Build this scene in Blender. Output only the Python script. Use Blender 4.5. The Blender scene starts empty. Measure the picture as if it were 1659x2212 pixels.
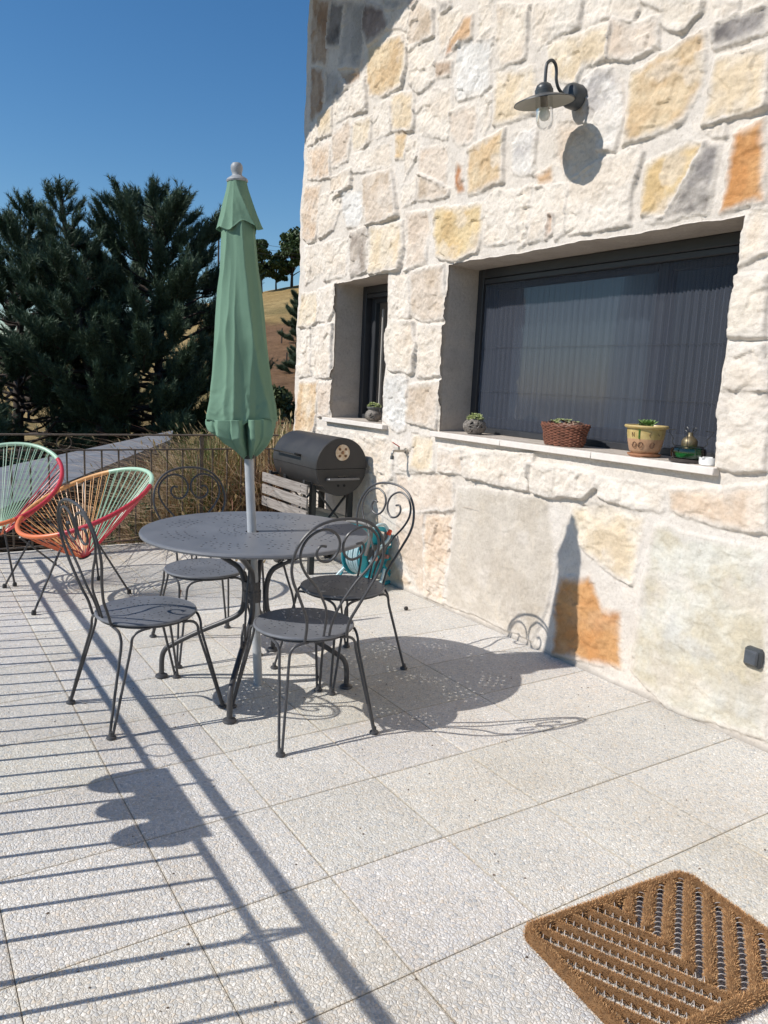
import bpy, math, random
import numpy as np
from mathutils import Vector, Matrix
rad = math.radians
PI = math.pi
random.seed(4)
RNG = np.random.default_rng(11)
scene = bpy.context.scene
COL = scene.collection

# ------------------------------------------------------------------ camera
cam_d = bpy.data.cameras.new('camera')
cam = bpy.data.objects.new('camera', cam_d)
COL.objects.link(cam)
RC = [[0.843979, -0.050211, 0.534022], [-0.534417, -0.163745, 0.829208], [0.045808, -0.985224, -0.165031]]
cam.matrix_world = Matrix(((RC[0][0], -RC[0][1], -RC[0][2], 0), (RC[1][0], -RC[1][1], -RC[1][2], 0),
                           (RC[2][0], -RC[2][1], -RC[2][2], 1.36), (0, 0, 0, 1)))
cam_d.sensor_fit = 'HORIZONTAL'
cam_d.sensor_width = 36.0
cam_d.lens = 36.0 * 1661 / 1659
cam_d.clip_start = 0.05
cam_d.clip_end = 2000
scene.camera = cam

# ------------------------------------------------------------------ light
EL, AZ = rad(41.0), rad(14.3)
SUN = Vector((-math.cos(AZ) * math.cos(EL), math.sin(AZ) * math.cos(EL), math.sin(EL)))
world = bpy.data.worlds.new('World')
scene.world = world
world.use_nodes = True
wn = world.node_tree
for n in list(wn.nodes): wn.nodes.remove(n)
sky = wn.nodes.new('ShaderNodeTexSky')
sky.sky_type = 'NISHITA'
sky.sun_disc = False
sky.sun_elevation = EL
sky.sun_rotation = math.atan2(SUN.x, SUN.y)
sky.altitude = 900
sky.air_density = 1.25
sky.dust_density = 0.35
sky.ozone_density = 4.6
bg = wn.nodes.new('ShaderNodeBackground')
bg.inputs[1].default_value = 0.104
wo = wn.nodes.new('ShaderNodeOutputWorld')
hs_ = wn.nodes.new('ShaderNodeHueSaturation'); hs_.inputs['Saturation'].default_value = 1.22
wn.links.new(sky.outputs[0], hs_.inputs['Color'])
wn.links.new(hs_.outputs[0], bg.inputs[0])
wn.links.new(bg.outputs[0], wo.inputs[0])
sun_d = bpy.data.lights.new('sun', 'SUN')
sun_d.energy = 4.4
sun_d.angle = rad(0.5)
sun_d.color = (1.0, 0.955, 0.89)
sun = bpy.data.objects.new('sun', sun_d)
COL.objects.link(sun)
sun.rotation_euler = SUN.to_track_quat('Z', 'Y').to_euler()
scene.view_settings.view_transform = 'Standard'
scene.view_settings.look = 'None'
scene.view_settings.exposure = 0.10
scene.view_settings.gamma = 1.0
scene.render.engine = 'CYCLES'

# ------------------------------------------------------------------ helpers
def tag(o, label=None, cat=None, group=None, kind=None):
    if label: o['label'] = label
    if cat: o['category'] = cat
    if group: o['group'] = group
    if kind: o['kind'] = kind
    return o

def thing(name, label, cat, loc=(0, 0, 0), rz=0.0, group=None):
    o = bpy.data.objects.new(name, None)
    COL.objects.link(o)
    o.location = loc
    o.rotation_euler = (0, 0, rz)
    o.empty_display_size = 0.1
    return tag(o, label, cat, group)

def mkmesh(name, V, F, mat, parent=None, smooth=True, angle=40, world_co=False, colors=None):
    """V (n,3) array, F list of faces or (m,k) array"""
    V = np.asarray(V, dtype=np.float64)
    if world_co and parent is not None:
        V = V - np.array(parent.location)
    me = bpy.data.meshes.new(name)
    if isinstance(F, np.ndarray):
        m, k = F.shape
        me.vertices.add(len(V))
        me.vertices.foreach_set('co', V.ravel())
        me.loops.add(m * k)
        me.loops.foreach_set('vertex_index', F.ravel().astype(np.int32))
        me.polygons.add(m)
        me.polygons.foreach_set('loop_start', np.arange(0, m * k, k, dtype=np.int32))
        me.polygons.foreach_set('loop_total', np.full(m, k, dtype=np.int32))
        me.update(calc_edges=True)
    else:
        me.from_pydata(V.tolist(), [], F)
    if colors is not None:
        a = me.color_attributes.new('Col', 'FLOAT_COLOR', 'POINT')
        c = np.ones((len(V), 4)); c[:, :3] = colors
        a.data.foreach_set('color', c.ravel())
    me.polygons.foreach_set('use_smooth', [smooth] * len(me.polygons))
    if smooth and angle < 180:
        me.set_sharp_from_angle(angle=rad(angle))
    me.materials.append(mat)
    o = bpy.data.objects.new(name, me)
    COL.objects.link(o)
    if parent is not None: o.parent = parent
    return o

class MB:
    """collects shapes and links them as one mesh object"""
    def __init__(s): s.V = []; s.F = []; s.n = 0; s.C = []
    def add(s, V, F, col=None):
        V = np.asarray(V, dtype=np.float64)
        s.V.append(V)
        s.F += [tuple(int(i) + s.n for i in f) for f in F]
        s.n += len(V)
        if col is not None: s.C.append(np.tile(np.asarray(col, float), (len(V), 1)))
        return s
    def box(s, c, d, rot=None, bev=0.0, col=None):
        c = np.array(c, float); h = np.array(d, float) / 2
        b = min(bev, h.min() * 0.9)
        if b > 0:
            V = []; 
            for sx in (-1, 1):
                for sy in (-1, 1):
                    for sz in (-1, 1):
                        g = np.array([sx, sy, sz])
                        for ax in range(3):
                            p = g * (h - b); p[ax] = g[ax] * h[ax]
                            V.append(p)
            idx = lambda sx, sy, sz, ax: (((sx > 0) * 4 + (sy > 0) * 2 + (sz > 0)) * 3 + ax)
            F = []
            for ax in range(3):
                o1, o2 = [a for a in range(3) if a != ax]
                for sg in (-1, 1):
                    q = []
                    for a, b2 in ((-1, -1), (1, -1), (1, 1), (-1, 1)):
                        g = [0, 0, 0]; g[ax] = sg; g[o1] = a; g[o2] = b2
                        q.append(idx(*g, ax))
                    F.append(q if (sg > 0) == (ax != 1) else q[::-1])
            for ax in range(3):   # edges along ax
                o1, o2 = [a for a in range(3) if a != ax]
                for a in (-1, 1):
                    for b2 in (-1, 1):
                        g0 = [0, 0, 0]; g1 = [0, 0, 0]
                        g0[ax] = -1; g1[ax] = 1; g0[o1] = g1[o1] = a; g0[o2] = g1[o2] = b2
                        F.append([idx(*g0, o1), idx(*g1, o1), idx(*g1, o2), idx(*g0, o2)])
            for k in range(8): F.append([k * 3, k * 3 + 1, k * 3 + 2])
            V = np.array(V)
        else:
            V = np.array([[x, y, z] for x in (-h[0], h[0]) for y in (-h[1], h[1]) for z in (-h[2], h[2])])
            F = [(0, 1, 3, 2), (4, 6, 7, 5), (0, 4, 5, 1), (2, 3, 7, 6), (0, 2, 6, 4), (1, 5, 7, 3)]
        if rot is not None: V = V @ np.array(rot).T
        return s.add(V + c, F, col)
    def tube(s, pts, r, seg=8, closed=False, col=None, caps=True, flat=1.0):
        V, F = tube(pts, r, seg, closed, caps, flat)
        return s.add(V, F, col)
    def lathe(s, prof, seg=24, c=(0, 0, 0), rot=None, col=None, cap=True):
        V = []; F = []
        n = len(prof)
        for r, z in prof:
            for k in range(seg):
                t = 2 * PI * k / seg
                V.append((r * math.cos(t), r * math.sin(t), z))
        for i in range(n - 1):
            for k in range(seg):
                k2 = (k + 1) % seg
                F.append((i * seg + k, i * seg + k2, (i + 1) * seg + k2, (i + 1) * seg + k))
        if cap:
            if prof[0][0] > 1e-5: F.append(tuple(range(seg))[::-1])
            if prof[-1][0] > 1e-5: F.append(tuple((n - 1) * seg + k for k in range(seg)))
        V = np.array(V)
        if rot is not None: V = V @ np.array(rot).T
        return s.add(V + np.array(c, float), F, col)
    def build(s, name, mat, parent=None, smooth=True, angle=40, world_co=False, fix=True):
        V = np.concatenate(s.V)
        o = mkmesh(name, V, s.F, mat, parent, smooth, angle, world_co, np.concatenate(s.C) if s.C else None)
        if fix:
            import bmesh
            bm = bmesh.new(); bm.from_mesh(o.data)
            bmesh.ops.recalc_face_normals(bm, faces=bm.faces)
            bm.to_mesh(o.data); bm.free()
        return o

def tube(pts, r, seg=8, closed=False, caps=True, flat=1.0):
    P = np.asarray(pts, float); n = len(P)
    if closed:
        T = np.roll(P, -1, 0) - np.roll(P, 1, 0)
    else:
        T = np.gradient(P, axis=0)
    T /= np.linalg.norm(T, axis=1)[:, None] + 1e-12
    up = np.array([0, 0, 1.0]) if abs(T[0][2]) < 0.9 else np.array([1.0, 0, 0])
    N = np.zeros_like(P)
    v = up - T[0] * T[0].dot(up); N[0] = v / np.linalg.norm(v)
    for i in range(1, n):
        v = N[i - 1] - T[i] * T[i].dot(N[i - 1]); N[i] = v / (np.linalg.norm(v) + 1e-12)
    B = np.cross(T, N)
    R = np.full(n, r, float) if np.isscalar(r) else np.asarray(r, float)
    a = np.arange(seg) * 2 * PI / seg
    V = P[:, None] + R[:, None, None] * (np.cos(a)[None, :, None] * N[:, None] + flat * np.sin(a)[None, :, None] * B[:, None])
    V = V.reshape(-1, 3)
    F = []
    m = n if closed else n - 1
    for i in range(m):
        j = (i + 1) % n
        for k in range(seg):
            k2 = (k + 1) % seg
            F.append((i * seg + k, i * seg + k2, j * seg + k2, j * seg + k))
    if caps and not closed:
        F.append(tuple(range(seg))[::-1]); F.append(tuple((n - 1) * seg + k for k in range(seg)))
    return V, F

def cr(pts, k=6, closed=False):
    """Catmull-Rom samples through the points"""
    P = np.asarray(pts, float); n = len(P); out = []
    rng = range(n) if closed else range(n - 1)
    for i in rng:
        if closed: p0, p1, p2, p3 = P[i - 1], P[i], P[(i + 1) % n], P[(i + 2) % n]
        else: p0, p1, p2, p3 = P[max(i - 1, 0)], P[i], P[i + 1], P[min(i + 2, n - 1)]
        for t in np.arange(k) / k:
            out.append(0.5 * ((2 * p1) + (-p0 + p2) * t + (2 * p0 - 5 * p1 + 4 * p2 - p3) * t * t + (-p0 + 3 * p1 - 3 * p2 + p3) * t ** 3))
    if not closed: out.append(P[-1])
    return np.array(out)

def rotm(axis, ang):
    return np.array(Matrix.Rotation(ang, 3, axis))
def align(d):
    return np.array(Vector(d).to_track_quat('Z', 'Y').to_matrix())

# numpy value noise
def _hash(ix, iy, iz, seed):
    h = (ix * 374761393 + iy * 668265263 + iz * 1274126177 + seed * 974634777) & 0xFFFFFFFF
    h = ((h ^ (h >> 13)) * 1274126177) & 0xFFFFFFFF
    h = h ^ (h >> 16)
    return (h & 0xFFFF) / 65535.0
def vnoise(x, y, seed=0, z=None):
    x = np.asarray(x, float); y = np.asarray(y, float)
    ix = np.floor(x).astype(np.int64); iy = np.floor(y).astype(np.int64)
    fx = x - ix; fy = y - iy
    fx = fx * fx * (3 - 2 * fx); fy = fy * fy * (3 - 2 * fy)
    a = _hash(ix, iy, 0, seed); b = _hash(ix + 1, iy, 0, seed); c = _hash(ix, iy + 1, 0, seed); d = _hash(ix + 1, iy + 1, 0, seed)
    return (a * (1 - fx) + b * fx) * (1 - fy) + (c * (1 - fx) + d * fx) * fy
def fbm(x, y, seed=0, octv=4, g=0.5):
    s = 0; a = 1; t = 0
    for o in range(octv):
        s = s + a * vnoise(x * 2 ** o + 13.7 * o, y * 2 ** o - 7.1 * o, seed + o); t += a; a *= g
    return s / t
def facet(x, y, sc, seed, slope=1.0):
    """broken-stone facets: every random site carries its own small tilted plane"""
    X = x / sc; Y = y / sc
    ix = np.floor(X).astype(np.int64); iy = np.floor(Y).astype(np.int64)
    bd = np.full(X.shape, 1e9); out = np.zeros(X.shape)
    for dx in (-1, 0, 1):
        for dy in (-1, 0, 1):
            jx, jy = ix + dx, iy + dy
            sx = jx + 0.15 + 0.7 * _hash(jx, jy, 1, seed); sy = jy + 0.15 + 0.7 * _hash(jx, jy, 2, seed)
            d = (X - sx) ** 2 + (Y - sy) ** 2
            h = _hash(jx, jy, 3, seed) - 0.5 + slope * ((X - sx) * (_hash(jx, jy, 4, seed) - 0.5) + (Y - sy) * (_hash(jx, jy, 5, seed) - 0.5))
            k = d < bd
            out = np.where(k, h, out); bd = np.where(k, d, bd)
    return out
def sst(a, b, x):
    t = np.clip((x - a) / (b - a), 0, 1); return t * t * (3 - 2 * t)

# ------------------------------------------------------------------ materials
class N:
    def __init__(s, name):
        s.m = bpy.data.materials.new(name); s.m.use_nodes = True
        s.t = s.m.node_tree
        s.b = s.t.nodes['Principled BSDF']; s.o = s.t.nodes['Material Output']
    def n(s, typ, **kw):
        nd = s.t.nodes.new(typ)
        for k, v in kw.items():
            if k.startswith('i_'):
                key = k[2:]
                key = int(key) if key.isdigit() else key.replace('_', ' ')
                nd.inputs[key].default_value = v
            else: setattr(nd, k, v)
        return nd
    def l(s, a, b): s.t.links.new(a, b)
    def noise(s, scale, detail=4, rough=0.6, co=None, dist=0.0):
        nd = s.n('ShaderNodeTexNoise'); nd.inputs['Scale'].default_value = scale
        nd.inputs['Detail'].default_value = detail; nd.inputs['Roughness'].default_value = rough
        nd.inputs['Distortion'].default_value = dist
        s.l(co if co is not None else s.co(), nd.inputs['Vector']); return nd
    def co(s):
        if not hasattr(s, '_co'):
            s._co = s.n('ShaderNodeTexCoord').outputs['Object']
        return s._co
    def ramp(s, fac, stops):
        r = s.n('ShaderNodeValToRGB')
        el = r.color_ramp.elements
        while len(el) < len(stops): el.new(0.5)
        for e, (p, c) in zip(el, stops):
            e.position = p; e.color = (*c, 1) if len(c) == 3 else c
        s.l(fac, r.inputs[0]); return r
    def mix(s, fac, a, b, typ='MIX'):
        m = s.n('ShaderNodeMix', data_type='RGBA', blend_type=typ)
        for sock, v in ((m.inputs[0], fac), (m.inputs[6], a), (m.inputs[7], b)):
            if isinstance(v, (int, float)): sock.default_value = v
            elif isinstance(v, (tuple, list)): sock.default_value = (*v, 1) if len(v) == 3 else v
            else: s.l(v, sock)
        return m.outputs[2]
    def math(s, op, a, b=None, c=None, clamp=False):
        m = s.n('ShaderNodeMath', operation=op, use_clamp=clamp)
        for i, v in enumerate((a, b, c)):
            if v is None: continue
            if isinstance(v, (int, float)): m.inputs[i].default_value = v
            else: s.l(v, m.inputs[i])
        return m.outputs[0]
    def bump(s, h, strength=0.5, dist=0.01, prev=None):
        b = s.n('ShaderNodeBump'); b.inputs['Strength'].default_value = strength; b.inputs['Distance'].default_value = dist
        s.l(h, b.inputs['Height'])
        if prev is not None: s.l(prev, b.inputs['Normal'])
        return b.outputs[0]
    def base(s, c):
        if isinstance(c, tuple): s.b.inputs['Base Color'].default_value = (*c, 1)
        else: s.l(c, s.b.inputs['Base Color'])
        return s
    def p(s, rough=0.6, metal=0.0, spec=0.5):
        s.b.inputs['Roughness'].default_value = rough; s.b.inputs['Metallic'].default_value = metal
        s.b.inputs['Specular IOR Level'].default_value = spec
        return s
    def nrm(s, x): s.l(x, s.b.inputs['Normal']); return s

def simple(name, c, rough=0.6, metal=0.0, var=0.12, scale=30, bump=0.0, spec=0.5, dark=None):
    m = N(name)
    nz = m.noise(scale, 5, 0.65)
    c2 = dark or tuple(x * (1 - var * 2) for x in c)
    c1 = tuple(min(1, x * (1 + var)) for x in c)
    r = m.ramp(nz.outputs[0], [(0.3, c2), (0.7, c1)])
    m.base(r.outputs[0]).p(rough, metal, spec)
    if var > 0:
        rr = m.n('ShaderNodeMapRange'); m.l(nz.outputs[0], rr.inputs[0])
        rr.inputs[3].default_value = max(0.02, rough - 0.12); rr.inputs[4].default_value = min(1, rough + 0.12)
        m.l(rr.outputs[0], m.b.inputs['Roughness'])
    if bump: m.nrm(m.bump(nz.outputs[0], bump, 0.004))
    return m.m

def mat_attr(name, rough=0.9, nscale=60, nvar=0.25, bumps=(), spec=0.3, sheen=0, trans=0.0):
    m = N(name)
    a = m.n('ShaderNodeAttribute', attribute_name='Col')
    nz = m.noise(nscale, 6, 0.65)
    v = m.ramp(nz.outputs[0], [(0.25, (1 - nvar,) * 3), (0.75, (1 + nvar * 0.45,) * 3)])
    m.base(m.mix(1.0, a.outputs[0], v.outputs[0], 'MULTIPLY')).p(rough, 0, spec)
    prev = None
    for sc, st, di in bumps:
        prev = m.bump(m.noise(sc, 6, 0.7).outputs[0], st, di, prev)
    if prev is not None: m.nrm(prev)
    if trans:
        t = m.n('ShaderNodeBsdfTranslucent'); mx = m.n('ShaderNodeMixShader'); mx.inputs[0].default_value = trans
        m.l(a.outputs[0], t.inputs[0]); m.l(m.b.outputs[0], mx.inputs[1]); m.l(t.outputs[0], mx.inputs[2]); m.l(mx.outputs[0], m.o.inputs[0])
    return m.m

M_WALL = None
def make_wall_mat():
    m = N('stone_masonry')
    a = m.n('ShaderNodeAttribute', attribute_name='Col')
    n1 = m.noise(9, 8, 0.7); n2 = m.noise(70, 5, 0.7); n3 = m.noise(28, 6, 0.75, dist=0.6)
    v1 = m.ramp(n1.outputs[0], [(0.3, (0.84, 0.82, 0.80)), (0.55, (1.0, 0.99, 0.98)), (0.75, (1.07, 1.03, 0.97))])
    v2 = m.ramp(n2.outputs[0], [(0.3, (0.80, 0.78, 0.76)), (0.5, (1, 1, 1)), (0.8, (1.05, 1.05, 1.05))])
    c = m.mix(1.0, a.outputs[0], v1.outputs[0], 'MULTIPLY')
    c = m.mix(0.8, c, v2.outputs[0], 'MULTIPLY')
    # small ochre specks
    sp = m.ramp(m.noise(38, 3, 0.8).outputs[0], [(0.66, (0, 0, 0)), (0.74, (1, 1, 1))])
    c = m.mix(m.math('MULTIPLY', sp.outputs[0], 0.3), c, (0.42, 0.30, 0.18))
    m.base(c).p(0.93, 0, 0.2)
    b = m.bump(n3.outputs[0], 0.5, 0.008)
    mu = m.n('ShaderNodeTexMusgrave') if hasattr(bpy.types, 'ShaderNodeTexMusgrave') else None
    b = m.bump(m.noise(120, 4, 0.7).outputs[0], 0.7, 0.004, b)
    vo = m.n('ShaderNodeTexVoronoi', feature='F1'); vo.inputs['Scale'].default_value = 34; m.l(m.noise(20, 3, 0.6).outputs[1], vo.inputs['Vector']) if False else m.l(m.co(), vo.inputs['Vector'])
    b = m.bump(vo.outputs[0], 0.28, 0.005, b)
    m.nrm(b)
    return m.m

def make_floor_mat():
    m = N('washed_pebble_slab')
    a = m.n('ShaderNodeAttribute', attribute_name='Col')
    co = m.co()
    # distort the lookup a little so that pebbles are not all round
    nz = m.noise(45, 2, 0.5)
    mp = m.n('ShaderNodeMapping'); mp.inputs['Scale'].default_value = (1, 1, 1)
    m.l(co, mp.inputs[0])
    ad = m.n('ShaderNodeVectorMath', operation='MULTIPLY_ADD')
    m.l(nz.outputs[1], ad.inputs[0]); ad.inputs[1].default_value = (0.008, 0.008, 0.0); m.l(mp.outputs[0], ad.inputs[2])
    def vor(scale, feat, rnd=1.0):
        v = m.n('ShaderNodeTexVoronoi', feature=feat, voronoi_dimensions='2D'); v.inputs['Scale'].default_value = scale
        v.inputs['Randomness'].default_value = rnd
        m.l(ad.outputs[0], v.inputs['Vector']); return v
    S1, S2 = 104, 190
    e1 = vor(S1, 'DISTANCE_TO_EDGE'); c1 = vor(S1, 'F1'); e2 = vor(S2, 'DISTANCE_TO_EDGE'); c2 = vor(S2, 'F1')
    hue = m.n('ShaderNodeSeparateColor'); m.l(c1.outputs['Color'], hue.inputs[0])
    peb = m.ramp(hue.outputs[0], [(0.0, (0.42, 0.435, 0.445)), (0.16, (0.55, 0.555, 0.56)), (0.45, (0.64, 0.64, 0.625)), (0.68, (0.72, 0.705, 0.675)), (0.88, (0.66, 0.59, 0.50)), (1.0, (0.88, 0.87, 0.85))])
    hue2 = m.n('ShaderNodeSeparateColor'); m.l(c2.outputs['Color'], hue2.inputs[0])
    peb2 = m.ramp(hue2.outputs[1], [(0.0, (0.54, 0.52, 0.48)), (0.5, (0.68, 0.66, 0.62)), (1.0, (0.82, 0.80, 0.77))])
    mk = m.ramp(e1.outputs[0], [(0.05, (0, 0, 0)), (0.16, (1, 1, 1))])
    pick = m.ramp(hue.outputs[1], [(0.30, (0, 0, 0)), (0.34, (1, 1, 1))])
    mask = m.math('MULTIPLY', mk.outputs[0], pick.outputs[0])
    mk2 = m.ramp(e2.outputs[0], [(0.03, (0, 0, 0)), (0.16, (1, 1, 1))])
    small = m.mix(mk2.outputs[0], (0.58, 0.545, 0.49), peb2.outputs[0])
    c = m.mix(mask, small, peb.outputs[0])
    big = m.ramp(m.noise(1.3, 5, 0.6).outputs[0], [(0.28, (0.90, 0.865, 0.815)), (0.5, (1.03, 1.02, 1.005)), (0.68, (1.11, 1.11, 1.10))])
    c = m.mix(1.0, c, big.outputs[0], 'MULTIPLY')
    c = m.mix(1.0, c, a.outputs[0], 'MULTIPLY')
    # rusty stains here and there
    st = m.ramp(m.noise(5, 5, 0.7).outputs[0], [(0.66, (0, 0, 0)), (0.8, (1, 1, 1))])
    c = m.mix(m.math('MULTIPLY', st.outputs[0], 0.35), c, (0.5, 0.36, 0.22))
    m.base(c).p(0.75, 0, 0.35)
    h1 = m.ramp(e1.outputs[0], [(0.0, (0, 0, 0)), (0.15, (0.7,) * 3), (0.4, (1, 1, 1))])
    h2 = m.ramp(e2.outputs[0], [(0.0, (0, 0, 0)), (0.3, (0.55,) * 3)])
    h = m.mix(pick.outputs[0], h2.outputs[0], h1.outputs[0])
    b = m.bump(h, 0.7, 0.003)
    b = m.bump(m.noise(14, 3, 0.5).outputs[0], 0.25, 0.01, b)
    m.nrm(b)
    return m.m

M_FLOOR = make_floor_mat()
M_WALL = make_wall_mat()
M_IRON = simple('anthracite_painted_iron', (0.060, 0.060, 0.064), 0.42, 0.0, 0.10, 40, 0.1)
M_TABLE = simple('anthracite_painted_sheet', (0.165, 0.172, 0.190), 0.42, 0.0, 0.12, 5, 0.0)
M_ALU = simple('grey_painted_aluminium', (0.42, 0.44, 0.46), 0.45, 0.0, 0.06, 20)
M_RUST = simple('rusty_brown_iron', (0.13, 0.10, 0.075), 0.7, 0.0, 0.3, 60, 0.3)
M_DARKFRAME = simple('anthracite_aluminium_frame', (0.035, 0.037, 0.042), 0.45, 0.0, 0.06, 15)
M_SILL = simple('cream_limestone', (0.74, 0.68, 0.62), 0.7, 0.0, 0.05, 25, 0.05)
M_BLACK = simple('black_heatproof_paint', (0.030, 0.029, 0.029), 0.5, 0.0, 0.12, 50, 0.15)
M_GREYWOOD = None
def wood():
    m = N('weathered_wood')
    mp = m.n('ShaderNodeMapping'); mp.inputs['Scale'].default_value = (30, 2.5, 45); m.l(m.co(), mp.inputs[0])
    nz = m.noise(1.6, 6, 0.7, mp.outputs[0], 0.8)
    r = m.ramp(nz.outputs[0], [(0.25, (0.12, 0.10, 0.09)), (0.5, (0.27, 0.24, 0.215)), (0.75, (0.42, 0.39, 0.355))])
    m.base(r.outputs[0]).p(0.85, 0, 0.2); m.nrm(m.bump(nz.outputs[0], 0.4, 0.003)); return m.m
M_GREYWOOD = wood()
def canopy():
    m = N('green_polyester_canopy')
    nz = m.noise(3, 5, 0.6)
    r = m.ramp(nz.outputs[0], [(0.3, (0.185, 0.32, 0.225)), (0.7, (0.225, 0.375, 0.27))])
    m.base(r.outputs[0]).p(0.8, 0, 0.25)
    w = m.noise(420, 2, 0.5); m.nrm(m.bump(w.outputs[0], 0.25, 0.001, m.bump(m.noise(16, 4, 0.6).outputs[0], 0.3, 0.006)))
    t = m.n('ShaderNodeBsdfTranslucent'); t.inputs[0].default_value = (0.16, 0.36, 0.20, 1)
    mx = m.n('ShaderNodeMixShader'); mx.inputs[0].default_value = 0.22
    m.l(m.b.outputs[0], mx.inputs[1]); m.l(t.outputs[0], mx.inputs[2]); m.l(mx.outputs[0], m.o.inputs[0])
    return m.m
M_CANOPY = canopy()
def glass(name, tint=(1, 1, 1), refl=0.1, rough=0.02, fk=1.3):
    m = N(name)
    tr = m.n('ShaderNodeBsdfTransparent'); tr.inputs[0].default_value = (*tint, 1)
    gl = m.n('ShaderNodeBsdfGlossy'); gl.inputs['Roughness'].default_value = rough
    fr = m.n('ShaderNodeFresnel'); fr.inputs[0].default_value = 1.5
    f2 = m.math('ADD', m.math('MULTIPLY', fr.outputs[0], fk), refl, clamp=True)
    mx = m.n('ShaderNodeMixShader'); m.l(f2, mx.inputs[0]); m.l(tr.outputs[0], mx.inputs[1]); m.l(gl.outputs[0], mx.inputs[2])
    m.l(mx.outputs[0], m.o.inputs[0]); return m.m
M_GLASS = glass('window_glass', (0.6, 0.66, 0.7), 0.0, 0.05, 0.45)
M_BULBGLASS = glass('clear_glass', (0.96, 0.965, 0.965), 0.0, 0.02, 0.5)
M_GREENGLASS = glass('green_glass', (0.30, 0.62, 0.40), 0.03)
def screen():
    m = N('pleated_insect_screen')
    m.base((0.105, 0.118, 0.15)).p(0.75, 0, 0.25)
    tr = m.n('ShaderNodeBsdfTransparent'); mx = m.n('ShaderNodeMixShader'); mx.inputs[0].default_value = 0.62
    m.l(tr.outputs[0], mx.inputs[1]); m.l(m.b.outputs[0], mx.inputs[2]); m.l(mx.outputs[0], m.o.inputs[0]); return m.m
M_SCREEN = screen()
M_ROOM = simple('dim_room_grey', (0.10, 0.10, 0.105), 0.9, 0, 0.1, 3)  # lack of light indoors is put into this dark grey
M_CURTAIN = simple('pale_curtain', (0.55, 0.56, 0.56), 0.9, 0, 0.05, 5)
M_PLASTER = simple('grey_beige_plaster', (0.46, 0.41, 0.36), 0.9, 0, 0.06, 60, 0.2)
# ------------------------------------------------------------------ terrace floor: pebble slabs 0.40 m with open joints
WX = 2.845
def build_floor():
    xs = [-0.229 + 0.3985 * k for k in range(0, 8)]            # joint lines
    xs[-1] = WX + 0.05
    ys = [1.284 + 0.4065 * k for k in range(-12, 13)]
    ys[-1] = 6.17
    V = []; F = []; Cc = []
    g = 0.0013; b = 0.0055
    for i in range(len(xs) - 1):
        for j in range(len(ys) - 1):
            x0, x1, y0, y1 = xs[i] + g, xs[i + 1] - g, ys[j] + g, ys[j + 1] - g
            dz = RNG.uniform(-0.0008, 0.0008)
            tn = 1 + RNG.uniform(-0.085, 0.035); cc = (tn, tn * RNG.uniform(0.985, 1.0), tn * RNG.uniform(0.96, 1.0))
            n = len(V)
            for (a, bb, z) in ((0, -0.02, 0), (0, -0.0011, 0), (b, dz, 0)):
                V += [(x0 + a, y0 + a, bb), (x1 - a, y0 + a, bb), (x1 - a, y1 - a, bb), (x0 + a, y1 - a, bb)]
            for k in range(2):
                for q in range(4):
                    q2 = (q + 1) % 4
                    F.append((n + k * 4 + q, n + k * 4 + q2, n + k * 4 + 4 + q2, n + k * 4 + 4 + q))
            F.append((n + 8, n + 9, n + 10, n + 11))
            e_ = RNG.uniform(0.80, 1.0); Cc += [(cc[0] * e_, cc[1] * e_ * 0.96, cc[2] * e_ * 0.88)] * 8 + [cc] * 4
    n = len(V)
    V += [(-0.26, -3.7, -0.005), (WX + 0.1, -3.7, -0.005), (WX + 0.1, 6.175, -0.005), (-0.26, 6.175, -0.005)]
    V += [(-0.26, -3.7, -0.22), (WX + 0.1, -3.7, -0.22), (WX + 0.1, 6.175, -0.22), (-0.26, 6.175, -0.22)]
    F += [(n, n + 1, n + 2, n + 3), (n, n + 4, n + 5, n + 1), (n + 2, n + 1, n + 5, n + 6), (n + 3, n + 2, n + 6, n + 7), (n, n + 3, n + 7, n + 4)]
    Cc += [(0.80, 0.72, 0.62)] * 8
    o = mkmesh('terrace_floor', V, F, M_FLOOR, smooth=False, colors=np.array(Cc))
    tag(o, kind='structure')
build_floor()

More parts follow.
